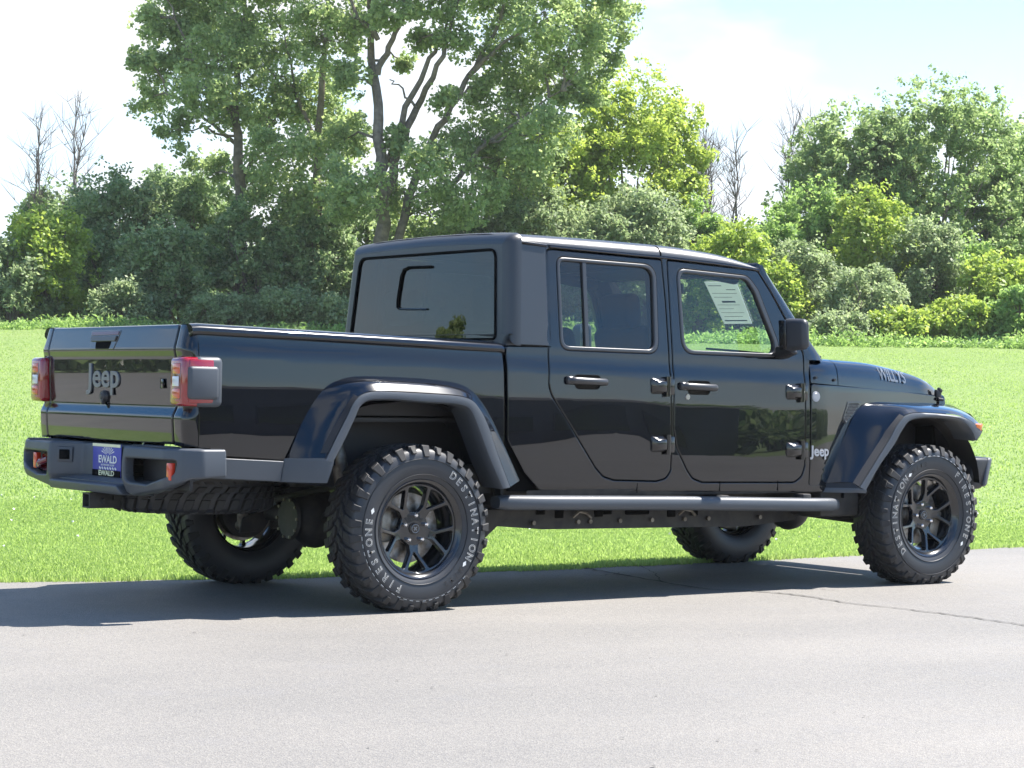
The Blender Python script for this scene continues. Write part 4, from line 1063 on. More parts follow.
m.tube([(1.66, -.6, 1.76), (1.66, .6, 1.76)], .035, 10); m.build('roll_bar', M['seat'], truck)
m = MB(); m.box((2.30, 0, 1.66), (.03, .24, .06), .012); m.cyl((2.31, 0, 1.68), (2.38, 0, 1.70), .01); m.build('rear_view_mirror', M['plastic_dark'], truck)
m = MB(); m.box((.70, 0, 1.0), (.04, 1.50, .56)); m.box((1.6, 0, .73), (1.9, 1.46, .04)); m.build('cab_floor', M['seat'], truck)

# ================================================================== the place
def sstep(a):
    a = np.clip(a, 0, 1); return a * a * (3 - 2 * a)
FX, FY = math.cos(YAW), math.sin(YAW)
def hgt(x, y):
    """ground height: flat round the driveway, the lawn banks up to the tree belt"""
    x = np.asarray(x, float); y = np.asarray(y, float)
    d = (x - CX) * FX + (y - CY) * FY
    t = np.clip((d - 13.5) / 48.5, 0, 1)
    h = 2.6 * t ** 1.12 + .03 * np.clip(d - 62, 0, 25)
    h = h + .03 * np.sin(x * .31 + y * .17) * t + .02 * np.sin(x * .9 - y * .5) * t
    return h * sstep((y - 1.3) / 10) * sstep((x + 4) / 10)
def soil_mat(name, ramps, scale, bump=.4, rough=.9):
    m = bpy.data.materials.new(name); m.use_nodes = True; t = m.node_tree; b = t.nodes['Principled BSDF']
    b.inputs['Roughness'].default_value = rough; b.inputs['Specular IOR Level'].default_value = .2
    co = N(t, 'ShaderNodeTexCoord'); prev = None
    for i, (sc_, c0, c1, lo, hi, fac) in enumerate(ramps):
        n = N(t, 'ShaderNodeTexNoise'); n.inputs['Scale'].default_value = sc_; n.inputs['Detail'].default_value = 6; n.inputs['Roughness'].default_value = .6
        r = N(t, 'ShaderNodeValToRGB'); r.color_ramp.elements[0].position = lo; r.color_ramp.elements[1].position = hi
        r.color_ramp.elements[0].color = (*c0, 1); r.color_ramp.elements[1].color = (*c1, 1)
        t.links.new(co.outputs['Object'], n.inputs['Vector']); t.links.new(n.outputs['Fac'], r.inputs['Fac'])
        if prev is None: prev = r.outputs[0]
        else:
            x = N(t, 'ShaderNodeMix', data_type='RGBA'); x.inputs[0].default_value = fac
            t.links.new(prev, x.inputs[6]); t.links.new(r.outputs[0], x.inputs[7]); prev = x.outputs[2]
    t.links.new(prev, b.inputs['Base Color'])
    n = N(t, 'ShaderNodeTexNoise'); n.inputs['Scale'].default_value = scale; n.inputs['Detail'].default_value = 4
    q = N(t, 'ShaderNodeBump'); q.inputs['Strength'].default_value = bump; q.inputs['Distance'].default_value = .03
    t.links.new(co.outputs['Object'], n.inputs['Vector']); t.links.new(n.outputs['Fac'], q.inputs['Height']); t.links.new(q.outputs[0], b.inputs['Normal'])
    return m
M['lawn'] = soil_mat('mown_grass', [(.22, (0.134, 0.205, 0.056), (0.196, 0.243, 0.088), .35, .65, 1), (1.6, (0.108, 0.179, 0.048), (0.204, 0.263, 0.096), .35, .65, .5), (14, (0.096, 0.160, 0.038), (0.208, 0.272, 0.100), .35, .65, .45)], 30, .35)
def axis(lo, hi, mid0, mid1, fine_, g=1.35):
    a = list(np.arange(mid0, mid1, fine_)); s = fine_
    x = mid1
    while x < hi: a.append(x); s *= g; x += s
    a.append(hi); s = fine_; x = mid0 - s; lo_ = []
    while x > lo: lo_.append(x); s *= g; x -= s
    return lo_[::-1][:0] + [lo] + lo_[::-1] + a
xs = axis(-900, 1500, -6, 70, 1.0); ys = axis(-900, 1500, -2, 80, 1.0)
gx, gy = np.meshgrid(xs, ys, indexing='ij'); gz = hgt(gx, gy)
nv = gx.size; nx, ny = gx.shape
me = bpy.data.meshes.new('lawn'); vv = np.stack([gx, gy, gz], -1).reshape(-1, 3)
ii = np.arange(nv).reshape(nx, ny)
ff = np.stack([ii[:-1, :-1], ii[1:, :-1], ii[1:, 1:], ii[:-1, 1:]], -1).reshape(-1, 4)
me.from_pydata(vv.tolist(), [], ff.tolist())
lawn = finish('lawn', me, M['lawn'], angle=60); tag(lawn, kind='structure')

# driveway
EDGE = [(-2.25, 1.55), (-1.7, 1.38), (-1.16, 1.30), (-.5, 1.12), (.1, .96), (.6, .86), (1.3, .80), (2.0, .775), (2.8, .78), (3.8, .80), (5.0, .86), (6.5, .98), (8.5, 1.2), (12, 1.7), (18, 2.0), (30, 1.6), (60, 1.2)]
EDGE = [tuple(q)[:2] for q in catmull([(x, y, 0) for x, y in EDGE], 6)]
rg = random.Random(5)
EDGE = [(x, min(y + rg.uniform(-.018, .018), 9)) for x, y in EDGE]
OUTL = EDGE + [(60, -70), (-75, -70), (-75, 75), (-8, 75), (-6, 45), (-5.5, 25), (-5.0, 14), (-4.8, 8), (-4.5, 4.8), (-3.9, 3.0), (-3.1, 2.0)]
def asphalt():
    m = bpy.data.materials.new('worn_asphalt'); m.use_nodes = True; t = m.node_tree; b = t.nodes['Principled BSDF']
    b.inputs['Specular IOR Level'].default_value = .35
    co = N(t, 'ShaderNodeTexCoord')
    def noise(s, d=5, r_=.6, sc_=None):
        n = N(t, 'ShaderNodeTexNoise'); n.inputs['Scale'].default_value = s; n.inputs['Detail'].default_value = d; n.inputs['Roughness'].default_value = r_
        if sc_:
            mp2 = N(t, 'ShaderNodeMapping'); mp2.inputs['Scale'].default_value = sc_; t.links.new(co.outputs['Object'], mp2.inputs[0]); t.links.new(mp2.outputs[0], n.inputs['Vector'])
        else: t.links.new(co.outputs['Object'], n.inputs['Vector'])
        return n
    def ramp(n, a, c, lo, hi):
        r = N(t, 'ShaderNodeValToRGB'); r.color_ramp.elements[0].position = lo; r.color_ramp.elements[1].position = hi
        r.color_ramp.elements[0].color = (*a, 1); r.color_ramp.elements[1].color = (*c, 1); t.links.new(n.outputs[0], r.inputs[0]); return r
    def mix(a, b_, f):
        x = N(t, 'ShaderNodeMix', data_type='RGBA')
        if isinstance(f, float): x.inputs[0].default_value = f
        else: t.links.new(f, x.inputs[0])
        t.links.new(a, x.inputs[6]); t.links.new(b_, x.inputs[7]); return x.outputs[2]
    big = ramp(noise(.45, 4, .55, (.7, 1.5, 1)), (.142, .135, .128), (.205, .190, .174), .35, .65)
    vor = N(t, 'ShaderNodeTexVoronoi'); vor.inputs['Scale'].default_value = 170; t.links.new(co.outputs['Object'], vor.inputs['Vector'])
    agg = ramp(vor, (.40, .385, .36), (.12, .118, .12), 0.0, .75)
    r2 = N(t, 'ShaderNodeValToRGB'); r2.color_ramp.elements[0].position = .2; r2.color_ramp.elements[1].position = .9
    r2.color_ramp.elements[0].color = (.125, .122, .12, 1); r2.color_ramp.elements[1].color = (.30, .284, .255, 1)
    t.links.new(vor.outputs['Color'], r2.inputs[0])
    c = mix(big.outputs[0], r2.outputs[0], .42)
    st = ramp(noise(2.3, 6, .7), (0, 0, 0), (1, 1, 1), .56, .72)
    dk = ramp(noise(40, 3), (.15, .148, .15), (.20, .192, .188), .4, .6)
    mm = N(t, 'ShaderNodeMath', operation='MULTIPLY'); mm.inputs[1].default_value = .45; t.links.new(st.outputs[0], mm.inputs[0])
    c = mix(c, dk.outputs[0], mm.outputs[0])
    t.links.new(c, b.inputs['Base Color'])
    rr = N(t, 'ShaderNodeMapRange'); rr.inputs['To Min'].default_value = .55; rr.inputs['To Max'].default_value = .85; t.links.new(noise(3).outputs[0], rr.inputs[0]); t.links.new(rr.outputs[0], b.inputs['Roughness'])
    q = N(t, 'ShaderNodeBump'); q.inputs['Strength'].default_value = .55; q.inputs['Distance'].default_value = .004
    t.links.new(vor.outputs['Distance'], q.inputs['Height']); t.links.new(q.outputs[0], b.inputs['Normal'])
    return m
M['asphalt'] = asphalt()
tr_ = tessellate_polygon([[Vector((x, y, 0)) for x, y in OUTL]])
m = MB(); m.add([(x, y, .004) for x, y in OUTL], [tuple(t) for t in tr_])
dw = m.build('driveway', M['asphalt'], smooth=False)
b = bmesh.new(); b.from_mesh(dw.data)
for f in b.faces:
    f.normal_update()
    if f.normal.z < 0: f.normal_flip()
b.to_mesh(dw.data); b.free()
tag(dw, kind='structure')
M['crack'] = principled('crack_dark', (.03, .029, .028), rough=.95, noise=(25, (.07, .065, .06), .4, .6))  # near-black tone of the crack strips and small specks
CRK = [([(2.312, 0.746), (2.262, 0.538), (2.147, -0.061), (2.059, -0.619), (2.191, -0.806), (2.284, -1.096), (2.232, -1.541), (2.263, -1.943), (2.261, -2.357), (2.206, -2.814)], 0.012, 0.006), ([(2.747, 0.755), (2.434, 0.238), (2.128, -0.189)], 0.004, 0.003), ([(2.191, -0.806), (2.6, -0.804), (2.68, -1.033)], 0.004, 0.002), ([(2.285, 0.378), (2.046, 0.266), (2.006, 0.355)], 0.005, 0.003)]
m = MB()
for pts, w0_, w1_ in CRK:
    P = catmull([(x, y, 0) for x, y in pts], 9); n = len(P); L_ = []; R_ = []
    for i, q in enumerate(P):
        d = (P[min(i + 1, n - 1)] - P[max(i - 1, 0)]).normalized(); nn = Vector((-d.y, d.x, 0))
        q = q + nn * rg.uniform(-.012, .012); w = (w0_ + (w1_ - w0_) * i / n) * rg.uniform(.5, 1.3)
        L_.append((q.x + nn.x * w, q.y + nn.y * w, .0085)); R_.append((q.x - nn.x * w, q.y - nn.y * w, .0085))
    m.grid([L_, R_])
for k in range(60):
    x = rg.uniform(-4, 7); y = rg.uniform(-5, .6); r_ = rg.uniform(.004, .009)
    m.add([(x + r_ * math.cos(a), y + r_ * math.sin(a) * .7, .0085) for a in (0, 1.3, 2.2, 3.4, 4.6, 5.4)], [(0, 1, 2, 3, 4, 5)])
ck = m.build('driveway_crack', M['crack'], smooth=False); tag(ck, kind='structure')

# ---------------------------------------------------------------- foliage
def leaf_mat(name, cols, trans=.35, rough=.5):
    m = bpy.data.materials.new(name); m.use_nodes = True; t = m.node_tree; t.nodes.clear()
    o = N(t, 'ShaderNodeOutputMaterial'); g = N(t, 'ShaderNodeNewGeometry'); r = N(t, 'ShaderNodeValToRGB')
    r.color_ramp.elements[0].color = (*cols[0], 1); r.color_ramp.elements[1].color = (*cols[-1], 1)
    for i, c in enumerate(cols[1:-1]):
        e = r.color_ramp.elements.new((i + 1) / (len(cols) - 1)); e.color = (*c, 1)
    t.links.new(g.outputs['Random Per Island'], r.inputs[0])
    b = N(t, 'ShaderNodeBsdfPrincipled'); b.inputs['Roughness'].default_value = rough; b.inputs['Specular IOR Level'].default_value = .3
    tr = N(t, 'ShaderNodeBsdfTranslucent'); mx = N(t, 'ShaderNodeMixShader'); mx.inputs[0].default_value = trans
    hs = N(t, 'ShaderNodeHueSaturation'); hs.inputs['Value'].default_value = 1.5; hs.inputs['Saturation'].default_value = 1.1; hs.inputs['Hue'].default_value = .49
    t.links.new(r.outputs[0], b.inputs['Base Color']); t.links.new(r.outputs[0], hs.inputs['Color']); t.links.new(hs.outputs[0], tr.inputs['Color'])
    t.links.new(b.outputs[0], mx.inputs[1]); t.links.new(tr.outputs[0], mx.inputs[2]); t.links.new(mx.outputs[0], o.inputs[0])
    return m
LM = {
 'dark': leaf_mat('dark_leaves', [(0.123, 0.203, 0.092), (0.196, 0.284, 0.126), (0.325, 0.414, 0.205), (.31, .38, .24)], .46),
 'grey': leaf_mat('grey_green_leaves', [(0.160, 0.214, 0.106), (0.232, 0.304, 0.152), (0.349, 0.414, 0.238)], .48),
 'lime': leaf_mat('lime_leaves', [(0.194, 0.285, 0.067), (0.278, 0.375, 0.085), (0.387, 0.472, 0.133)], .45),
 'yellow': leaf_mat('yellow_green_leaves', [(0.242, 0.330, 0.076), (0.330, 0.420, 0.099), (0.432, 0.521, 0.151)], .45),
 'mid': leaf_mat('green_leaves', [(0.154, 0.252, 0.079), (0.227, 0.348, 0.111), (0.343, 0.471, 0.175)], .5),
 'willow': leaf_mat('willow_leaves', [(0.158, 0.237, 0.094), (0.232, 0.322, 0.136), (0.344, 0.429, 0.200)], .5),
 'cotton': leaf_mat('cottonwood_leaves', [(0.194, 0.275, 0.117), (0.278, 0.362, 0.159), (0.443, 0.522, 0.250)], .5, .4),
}
M['bark'] = principled('grey_bark', (.24, .20, .165), rough=.9, noise=(6, (.14, .115, .095), .35, .65), bump=(30, .8, .03))
M['bark_dead'] = principled('dead_bark', (.20, .17, .15), rough=.9, noise=(6, (.12, .10, .09), .35, .65))
def leaves(C, rad, n, rng, size, up=.5, aspect=.55, flat=.85):
    """C: (k,3) clump centres; n leaves per clump"""
    k = len(C); n_ = k * n; c = np.repeat(C, n, 0); r_ = np.repeat(np.broadcast_to(rad, (k,)), n)
    d = rng.normal(size=(n_, 3)); d /= np.linalg.norm(d, axis=1)[:, None]
    pos = c + d * (r_ * rng.uniform(0, 1, n_) ** .5)[:, None] * np.array([1, 1, flat])
    nrm = rng.normal(size=(n_, 3)); nrm /= np.linalg.norm(nrm, axis=1)[:, None]; nrm += d * .30 + np.array(SUN) * .55; nrm[:, 2] += up * .6; nrm /= np.linalg.norm(nrm, axis=1)[:, None]
    a = np.cross(nrm, rng.normal(size=(n_, 3))); a /= np.linalg.norm(a, axis=1)[:, None]; b_ = np.cross(nrm, a)
    s = (size * rng.uniform(.6, 1.35, n_))[:, None]
    v = np.stack([pos - a * s * .5, pos + b_ * s * aspect * .5 - a * s * .05, pos + a * s * .5, pos - b_ * s * aspect * .5 - a * s * .05], 1)
    return v.reshape(-1, 3)
def leaf_obj(name, V, mat, parent=None):
    me = bpy.data.meshes.new(name); nq = len(V) // 4
    me.vertices.add(len(V)); me.vertices.foreach_set('co', V.astype(np.float32).ravel())
    me.loops.add(nq * 4); me.loops.foreach_set('vertex_index', np.arange(nq * 4, dtype=np.int32))
    me.polygons.add(nq); me.polygons.foreach_set('loop_start', np.arange(nq, dtype=np.int32) * 4)
    me.update(calc_edges=True); me.materials.append(mat)
    o = bpy.data.objects.new(name, me); COL.objects.link(o)
    if parent: o.parent = parent
    return o
def local(o_loc, P): return [Vector(q) - Vector(o_loc) for q in P]
def wobble(P, rng, a=.10, n=4):
    Q = catmull(P, n); return [q + Vector(rng.normal(size=3) * a) * (0 if i == 0 else 1) for i, q in enumerate(Q)]

def cottonwood(spec, label, seed, group='tall cottonwoods behind the truck', nm='cottonwood_tree', leaf=.135):
    rng = np.random.default_rng(seed); L0 = spec['limbs'][0][0][0]; base = Vector((L0[0], L0[1], float(hgt(L0[0], L0[1])) - .1))
    root = empty(nm, base); tag(root, label, 'tree', group)
    mt = MB(); ml = MB(); tips = []
    for i, (P, r_) in enumerate(spec['limbs']):
        P = [Vector(q) for q in P]
        if (P[0].z - base.z) < 1.2: P[0].z = base.z
        Q = wobble([q - base for q in P], rng, .045, 4); n = len(Q)
        rr = [max(.018, r_ * (1 - .82 * k / (n - 1))) for k in range(n)]
        if (P[0] - base).length < 2.5: rr[0] *= 1.35
        if i: rr[0] *= .8
        (mt if i == 0 else ml).tube(Q, rr, 10)
        tips += Q[3:]
    T_ = np.array([tuple(q) for q in tips]); V = []
    for (x, y, z, r_) in spec['lobes']:
        c = np.array([x - base.x, y - base.y, z - base.z])
        j = np.argmin(((T_ - c) ** 2 * np.array([1, 1, 1.6])).sum(1) + np.where(T_[:, 2] > c[2], 5, 0)); a = Vector(T_[j]); b_ = Vector(c)
        ml.tube(wobble([a, a.lerp(b_, .55) + Vector((0, 0, .15)), b_], rng, .05, 3), [.05, .045, .04, .033, .026, .02, .012], 6)
        k = max(5, int(16 * r_ ** 1.6))
        d = rng.normal(size=(k, 3)); d /= np.linalg.norm(d, axis=1)[:, None]
        cc = c + d * (r_ * rng.uniform(.35, 1.0, k) ** .7)[:, None] * np.array([1, 1, .9])
        for q in cc[::2]: ml.tube([b_, b_.lerp(Vector(q), .5) + Vector((0, 0, .06)), Vector(q)], [.014, .010, .006], 4)
        V.append(leaves(cc, rng.uniform(.30, .55, k) * min(1.15, .55 + r_ * .5), 140, rng, leaf, .25, .75))
        # loose sprays
        d = rng.normal(size=(14, 3)); d /= np.linalg.norm(d, axis=1)[:, None]
        V.append(leaves(c + d * r_ * 1.12, .22, 10, rng, .15, .25, .8))
    mt.build('trunk', M['bark'], root, fix=False); ml.build('limbs', M['bark'], root, fix=False)
    leaf_obj('crown', np.concatenate(V), LM['cotton'], root)
    return root

def shrub(kind, mat, x, y, z, h, hw, label, seed, leaf=.15, dens=1.0, nm='shrub', cat='shrub', group=None, tall=False, open_=.0):
    rng = np.random.default_rng(seed); z0 = float(hgt(x, y)); h += z - z0; base = Vector((x, y, z0 - .05))
    root = empty(nm, base); tag(root, label, cat, group)
    ms = MB(); V = []
    nl = int(16 + 5 * hw * h * .5); nl = min(int(nl * 1.35), 76)
    for i in range(nl):
        t = (i + .5) / nl; t = t ** .85
        zz = h * (.10 + .80 * t); wr = hw * math.sqrt(max(.06, 1 - (max(0, (zz / h - (.42 if not tall else .55)) / (.60 if not tall else .48))) ** 2)) * (.80 + .2 * min(1, zz / h * 3)) * (.86 if tall and zz < h * .25 else 1)
        a = rng.uniform(0, 2 * PI); rr = wr * math.sqrt(rng.uniform(.1, 1)) * .85; lr = rng.uniform(.12, .34) * min(hw, h * .35) + .15
        c = np.array([rr * math.cos(a), rr * math.sin(a) * .9, min(zz, h - lr * .6)]) * np.array([1.12, 1.12, 1])
        k = max(5, int(13 * lr ** 1.5 / .7)); d = rng.normal(size=(k, 3)); d[:, 2] += .25; d /= np.linalg.norm(d, axis=1)[:, None]
        cc = c + d * (lr * rng.uniform(.5, 1.0, k))[:, None]
        cc[:, 2] = np.maximum(cc[:, 2], .15)
        V.append(leaves(cc, rng.uniform(.22, .42, k) * (1 - open_ * .3), max(8, int(70 * dens * (1 - open_ * .5))), rng, leaf, .45, .6))
        if i % 2 == 0:
            b_ = Vector(c); a0 = Vector((rng.uniform(-.15, .15) * hw, rng.uniform(-.15, .15) * hw, 0))
            ms.tube(wobble([a0, a0.lerp(b_, .5) + Vector((0, 0, .12 * h)), b_], rng, .05, 3), [.06, .055, .05, .04, .03, .022, .012], 6)
    # sprays past the outline
    k = int(44 * hw * h / 3); d = rng.normal(size=(k, 3)); d[:, 2] = np.abs(d[:, 2]) * 1.1; d /= np.linalg.norm(d, axis=1)[:, None]
    sp = d * np.array([hw * 1.10, hw * 1.0, h * .62]) * rng.uniform(.86, 1.1, (k, 1)) + np.array([0, 0, h * .42]); sp[:, 2] = np.clip(sp[:, 2], .2, None)
    V.append(leaves(sp, .24, 16, rng, leaf * .95, .45, .6))
    ms.build('trunk' if tall else 'stems', M['bark'], root, fix=False)
    leaf_obj('crown' if tall else 'foliage', np.concatenate(V), LM[mat], root)
    return root

COTTON_A = dict(limbs=[
 ([(27.97,51.37,2.86),(27.91,51.40,6.69),(27.61,51.00,8.23),(27.47,51.12,9.82),(28.10,52.14,11.58),(28.02,51.60,13.44),(27.24,50.05,14.70)],0.22),
 ([(27.76,51.50,9.40),(27.09,51.98,10.82),(26.34,52.43,12.07),(25.90,52.80,13.34)],0.10),
 ([(27.85,51.44,8.60),(26.93,52.11,9.60),(25.70,52.50,10.42)],0.08),
 ([(29.96,49.92,2.90),(29.90,49.95,6.25),(30.01,50.21,8.68),(29.57,49.31,10.79),(29.90,49.60,13.40),(30.08,49.84,15.37)],0.20),
 ([(29.86,49.97,8.65),(29.23,50.42,10.55),(28.90,50.55,12.45)],0.09),
 ([(27.89,51.41,7.64),(28.41,51.03,8.93),(28.91,50.79,9.92)],0.07),
], lobes=[
(26.41,53.95,11.54,0.83),(26.53,55.22,10.45,0.64),(24.74,52.36,11.25,0.38),(26.19,53.56,12.83,0.83),(26.83,53.38,12.08,1.15),(25.76,51.68,9.08,0.64),(25.61,49.98,10.15,0.89),(28.66,53.76,13.31,1.40),(26.85,50.91,11.31,1.09),(27.07,50.85,9.75,0.83),(27.97,53.78,8.14,0.70),(28.76,51.28,12.84,1.53),(28.64,50.67,11.00,1.28),(29.08,52.23,9.74,0.96),(27.83,48.55,8.37,1.28),(28.63,52.15,7.59,0.83),(28.72,50.03,6.98,1.09),(28.92,48.11,11.83,1.34),(30.17,50.73,10.35,1.21),(31.42,51.50,8.90,1.15),(29.31,48.57,6.93,1.09),(27.03,52.82,14.45,1.28),(27.77,50.23,14.48,1.76),(30.69,50.83,14.96,1.60),(29.69,51.43,16.87,1.76),(26.91,50.35,16.26,1.28),(31.47,50.85,6.07,0.96),(29.98,50.87,5.82,0.96),(26.91,53.24,13.52,0.96),(26.13,54.66,12.80,0.51)
])
COTTON_B = dict(limbs=[
 ([(30.04,46.15,2.55),(29.96,46.19,5.61),(29.64,45.80,7.09),(29.52,45.91,9.21),(29.99,47.05,11.21),(29.63,46.71,12.97),(28.61,45.34,14.75)],0.27),
 ([(29.75,46.32,10.64),(29.99,46.15,11.56),(30.27,45.84,12.47),(30.52,45.71,13.86),(30.26,44.92,15.22)],0.11),
 ([(29.94,46.20,6.83),(30.34,45.91,8.36),(30.86,45.87,9.69),(30.84,44.67,10.85),(31.41,44.79,12.17),(31.95,44.77,13.91)],0.16),
 ([(29.95,46.19,7.74),(30.51,45.78,9.74),(30.98,45.32,11.12),(31.45,45.27,11.93),(31.81,45.52,13.08)],0.12),
 ([(30.29,45.96,3.78),(30.38,45.89,5.77),(31.14,46.00,7.97),(31.21,44.78,9.26),(32.23,44.96,10.75),(32.89,44.76,12.02),(32.64,43.28,13.48)],0.17),
 ([(32.02,44.67,10.69),(32.75,44.13,11.63),(33.36,42.94,12.31)],0.09),
 ([(30.71,45.63,9.66),(30.35,45.89,10.20),(30.41,46.55,10.58)],0.05),
 ([(31.35,45.18,6.86),(32.31,44.47,8.41),(33.14,43.56,9.32),(34.05,42.78,10.24)],0.10),
 ([(29.74,46.33,11.71),(29.15,46.75,12.61),(29.13,47.35,13.92)],0.10),
], lobes=[
(29.14,47.30,12.37,0.86),(28.99,46.70,10.45,0.61),(29.69,48.07,8.80,0.92),(27.88,44.80,6.90,1.04),(30.80,46.86,7.23,0.73),(29.86,45.47,8.59,0.37),(29.94,43.66,7.56,0.92),(31.56,46.02,6.46,1.10),(31.56,47.70,5.92,0.79),(31.12,43.53,7.04,1.10),(32.43,45.18,8.78,0.92),(30.97,44.19,9.78,0.49),(33.61,45.01,9.80,1.04),(33.45,45.01,8.23,1.04),(32.94,42.26,8.73,1.04),(34.29,45.07,7.36,1.22),(34.34,43.95,11.01,1.16),(33.29,44.87,11.31,0.92),(35.72,43.95,10.52,0.79),(34.38,42.50,11.76,1.22),(36.25,43.17,12.68,0.92),(36.34,43.85,11.45,0.73),(32.65,41.74,12.22,1.22),(33.75,45.56,13.00,1.10),(31.33,44.51,11.67,0.55),(30.95,45.32,12.64,0.79),(29.29,44.46,12.77,0.67),(31.32,46.40,11.89,0.31),(29.33,45.33,12.30,0.43),(29.99,48.44,14.19,1.22),(29.62,45.02,14.24,1.53),(31.89,45.13,14.57,1.68),(33.14,43.21,14.44,1.68),(35.27,42.98,14.39,1.22),(34.73,40.80,13.09,0.67),(30.05,44.10,15.95,1.68),(33.38,45.18,16.80,1.53),(35.04,44.00,16.38,1.22),(32.47,44.76,10.29,0.43),(31.56,47.61,11.44,0.27)
])
SHRUBS = [
('dark',24.57,57.57,2.62,5.03,1.50),
('dark',25.17,54.66,2.61,5.31,1.62),
('dark',27.94,55.12,2.63,5.66,1.83),
('dark',27.72,50.32,2.58,4.18,1.57),
('dark',29.24,49.21,2.59,3.90,1.57),
('dark',24.51,50.18,2.49,3.45,1.37),
('dark',31.45,50.07,2.59,4.57,1.46),
('lime_left',21.26,51.32,2.52,3.67,1.44),
('grey_left',20.13,50.91,2.48,2.78,1.18),
('under',24.55,46.44,2.46,1.25,0.93),
('under',26.20,45.24,2.43,1.46,0.99),
('under',22.64,49.08,2.48,1.51,0.95),
('under',26.88,44.12,2.42,1.19,0.72),
('yellow',36.50,46.39,2.55,7.58,2.14),
('yellow',39.91,46.37,2.64,8.86,2.40),
('grey',34.61,44.05,2.48,4.68,1.49),
('grey',36.99,42.31,2.54,4.84,1.71),
('grey',35.37,42.26,2.49,4.15,1.22),
('limeb',38.70,39.82,2.51,3.85,1.28),
('limeb',39.00,38.37,2.51,2.59,0.84),
('mid',40.47,43.48,2.61,4.60,0.91),
('willow',51.25,43.04,2.75,9.11,3.69),
('willow',49.41,45.62,2.72,8.23,2.85),
('mid',47.91,41.76,2.66,4.59,2.03),
('willow',56.45,42.96,2.81,8.15,2.19),
('mid',45.45,43.56,2.67,5.54,1.52),
('mid',54.79,42.93,2.74,7.36,1.62),
('limet',44.20,39.52,2.56,5.14,1.34),
('greyr',40.30,38.65,2.51,3.33,1.16),
('greyr',41.06,36.86,2.49,2.47,1.38),
('greyr',44.74,37.88,2.56,4.12,1.32),
('mid',46.52,37.83,2.58,3.58,1.44),
('limer',45.23,35.05,2.50,2.99,1.37),
('limer',41.05,35.01,2.46,1.20,1.12),
('limer',42.73,34.40,2.47,1.60,1.07),
('mid',44.17,33.35,2.47,1.87,1.18),
('under',39.15,35.78,2.44,1.02,0.87),
('mid',42.99,42.88,2.64,4.37,0.99),
('mid',33.11,47.62,2.53,4.12,1.92),
('grey',33.82,45.87,2.53,4.37,1.42),
('dark',27.25,68.00,2.50,3.38,2.85),
('dark',31.06,66.45,2.60,3.99,3.26),
('dark',35.90,64.16,2.72,3.85,3.30),
('mid',39.75,60.11,2.72,3.69,3.26),
('mid',45.32,57.28,2.78,4.39,3.50),
('mid',50.37,54.83,2.82,4.13,2.95),
('mid',54.42,50.63,2.83,4.74,3.50),
('mid',58.66,47.53,2.85,4.43,3.11),
]
DEAD = [
(23.49,57.10,7.06,3.28,0.53),
(24.98,57.26,7.16,3.50,0.67),
(43.41,46.28,4.65,5.99,0.55),
(44.05,45.82,4.67,5.82,0.75),
(43.74,47.28,4.69,5.73,0.35),
(48.20,47.74,4.54,7.04,0.79),
(49.63,47.93,4.60,6.94,0.58),
]


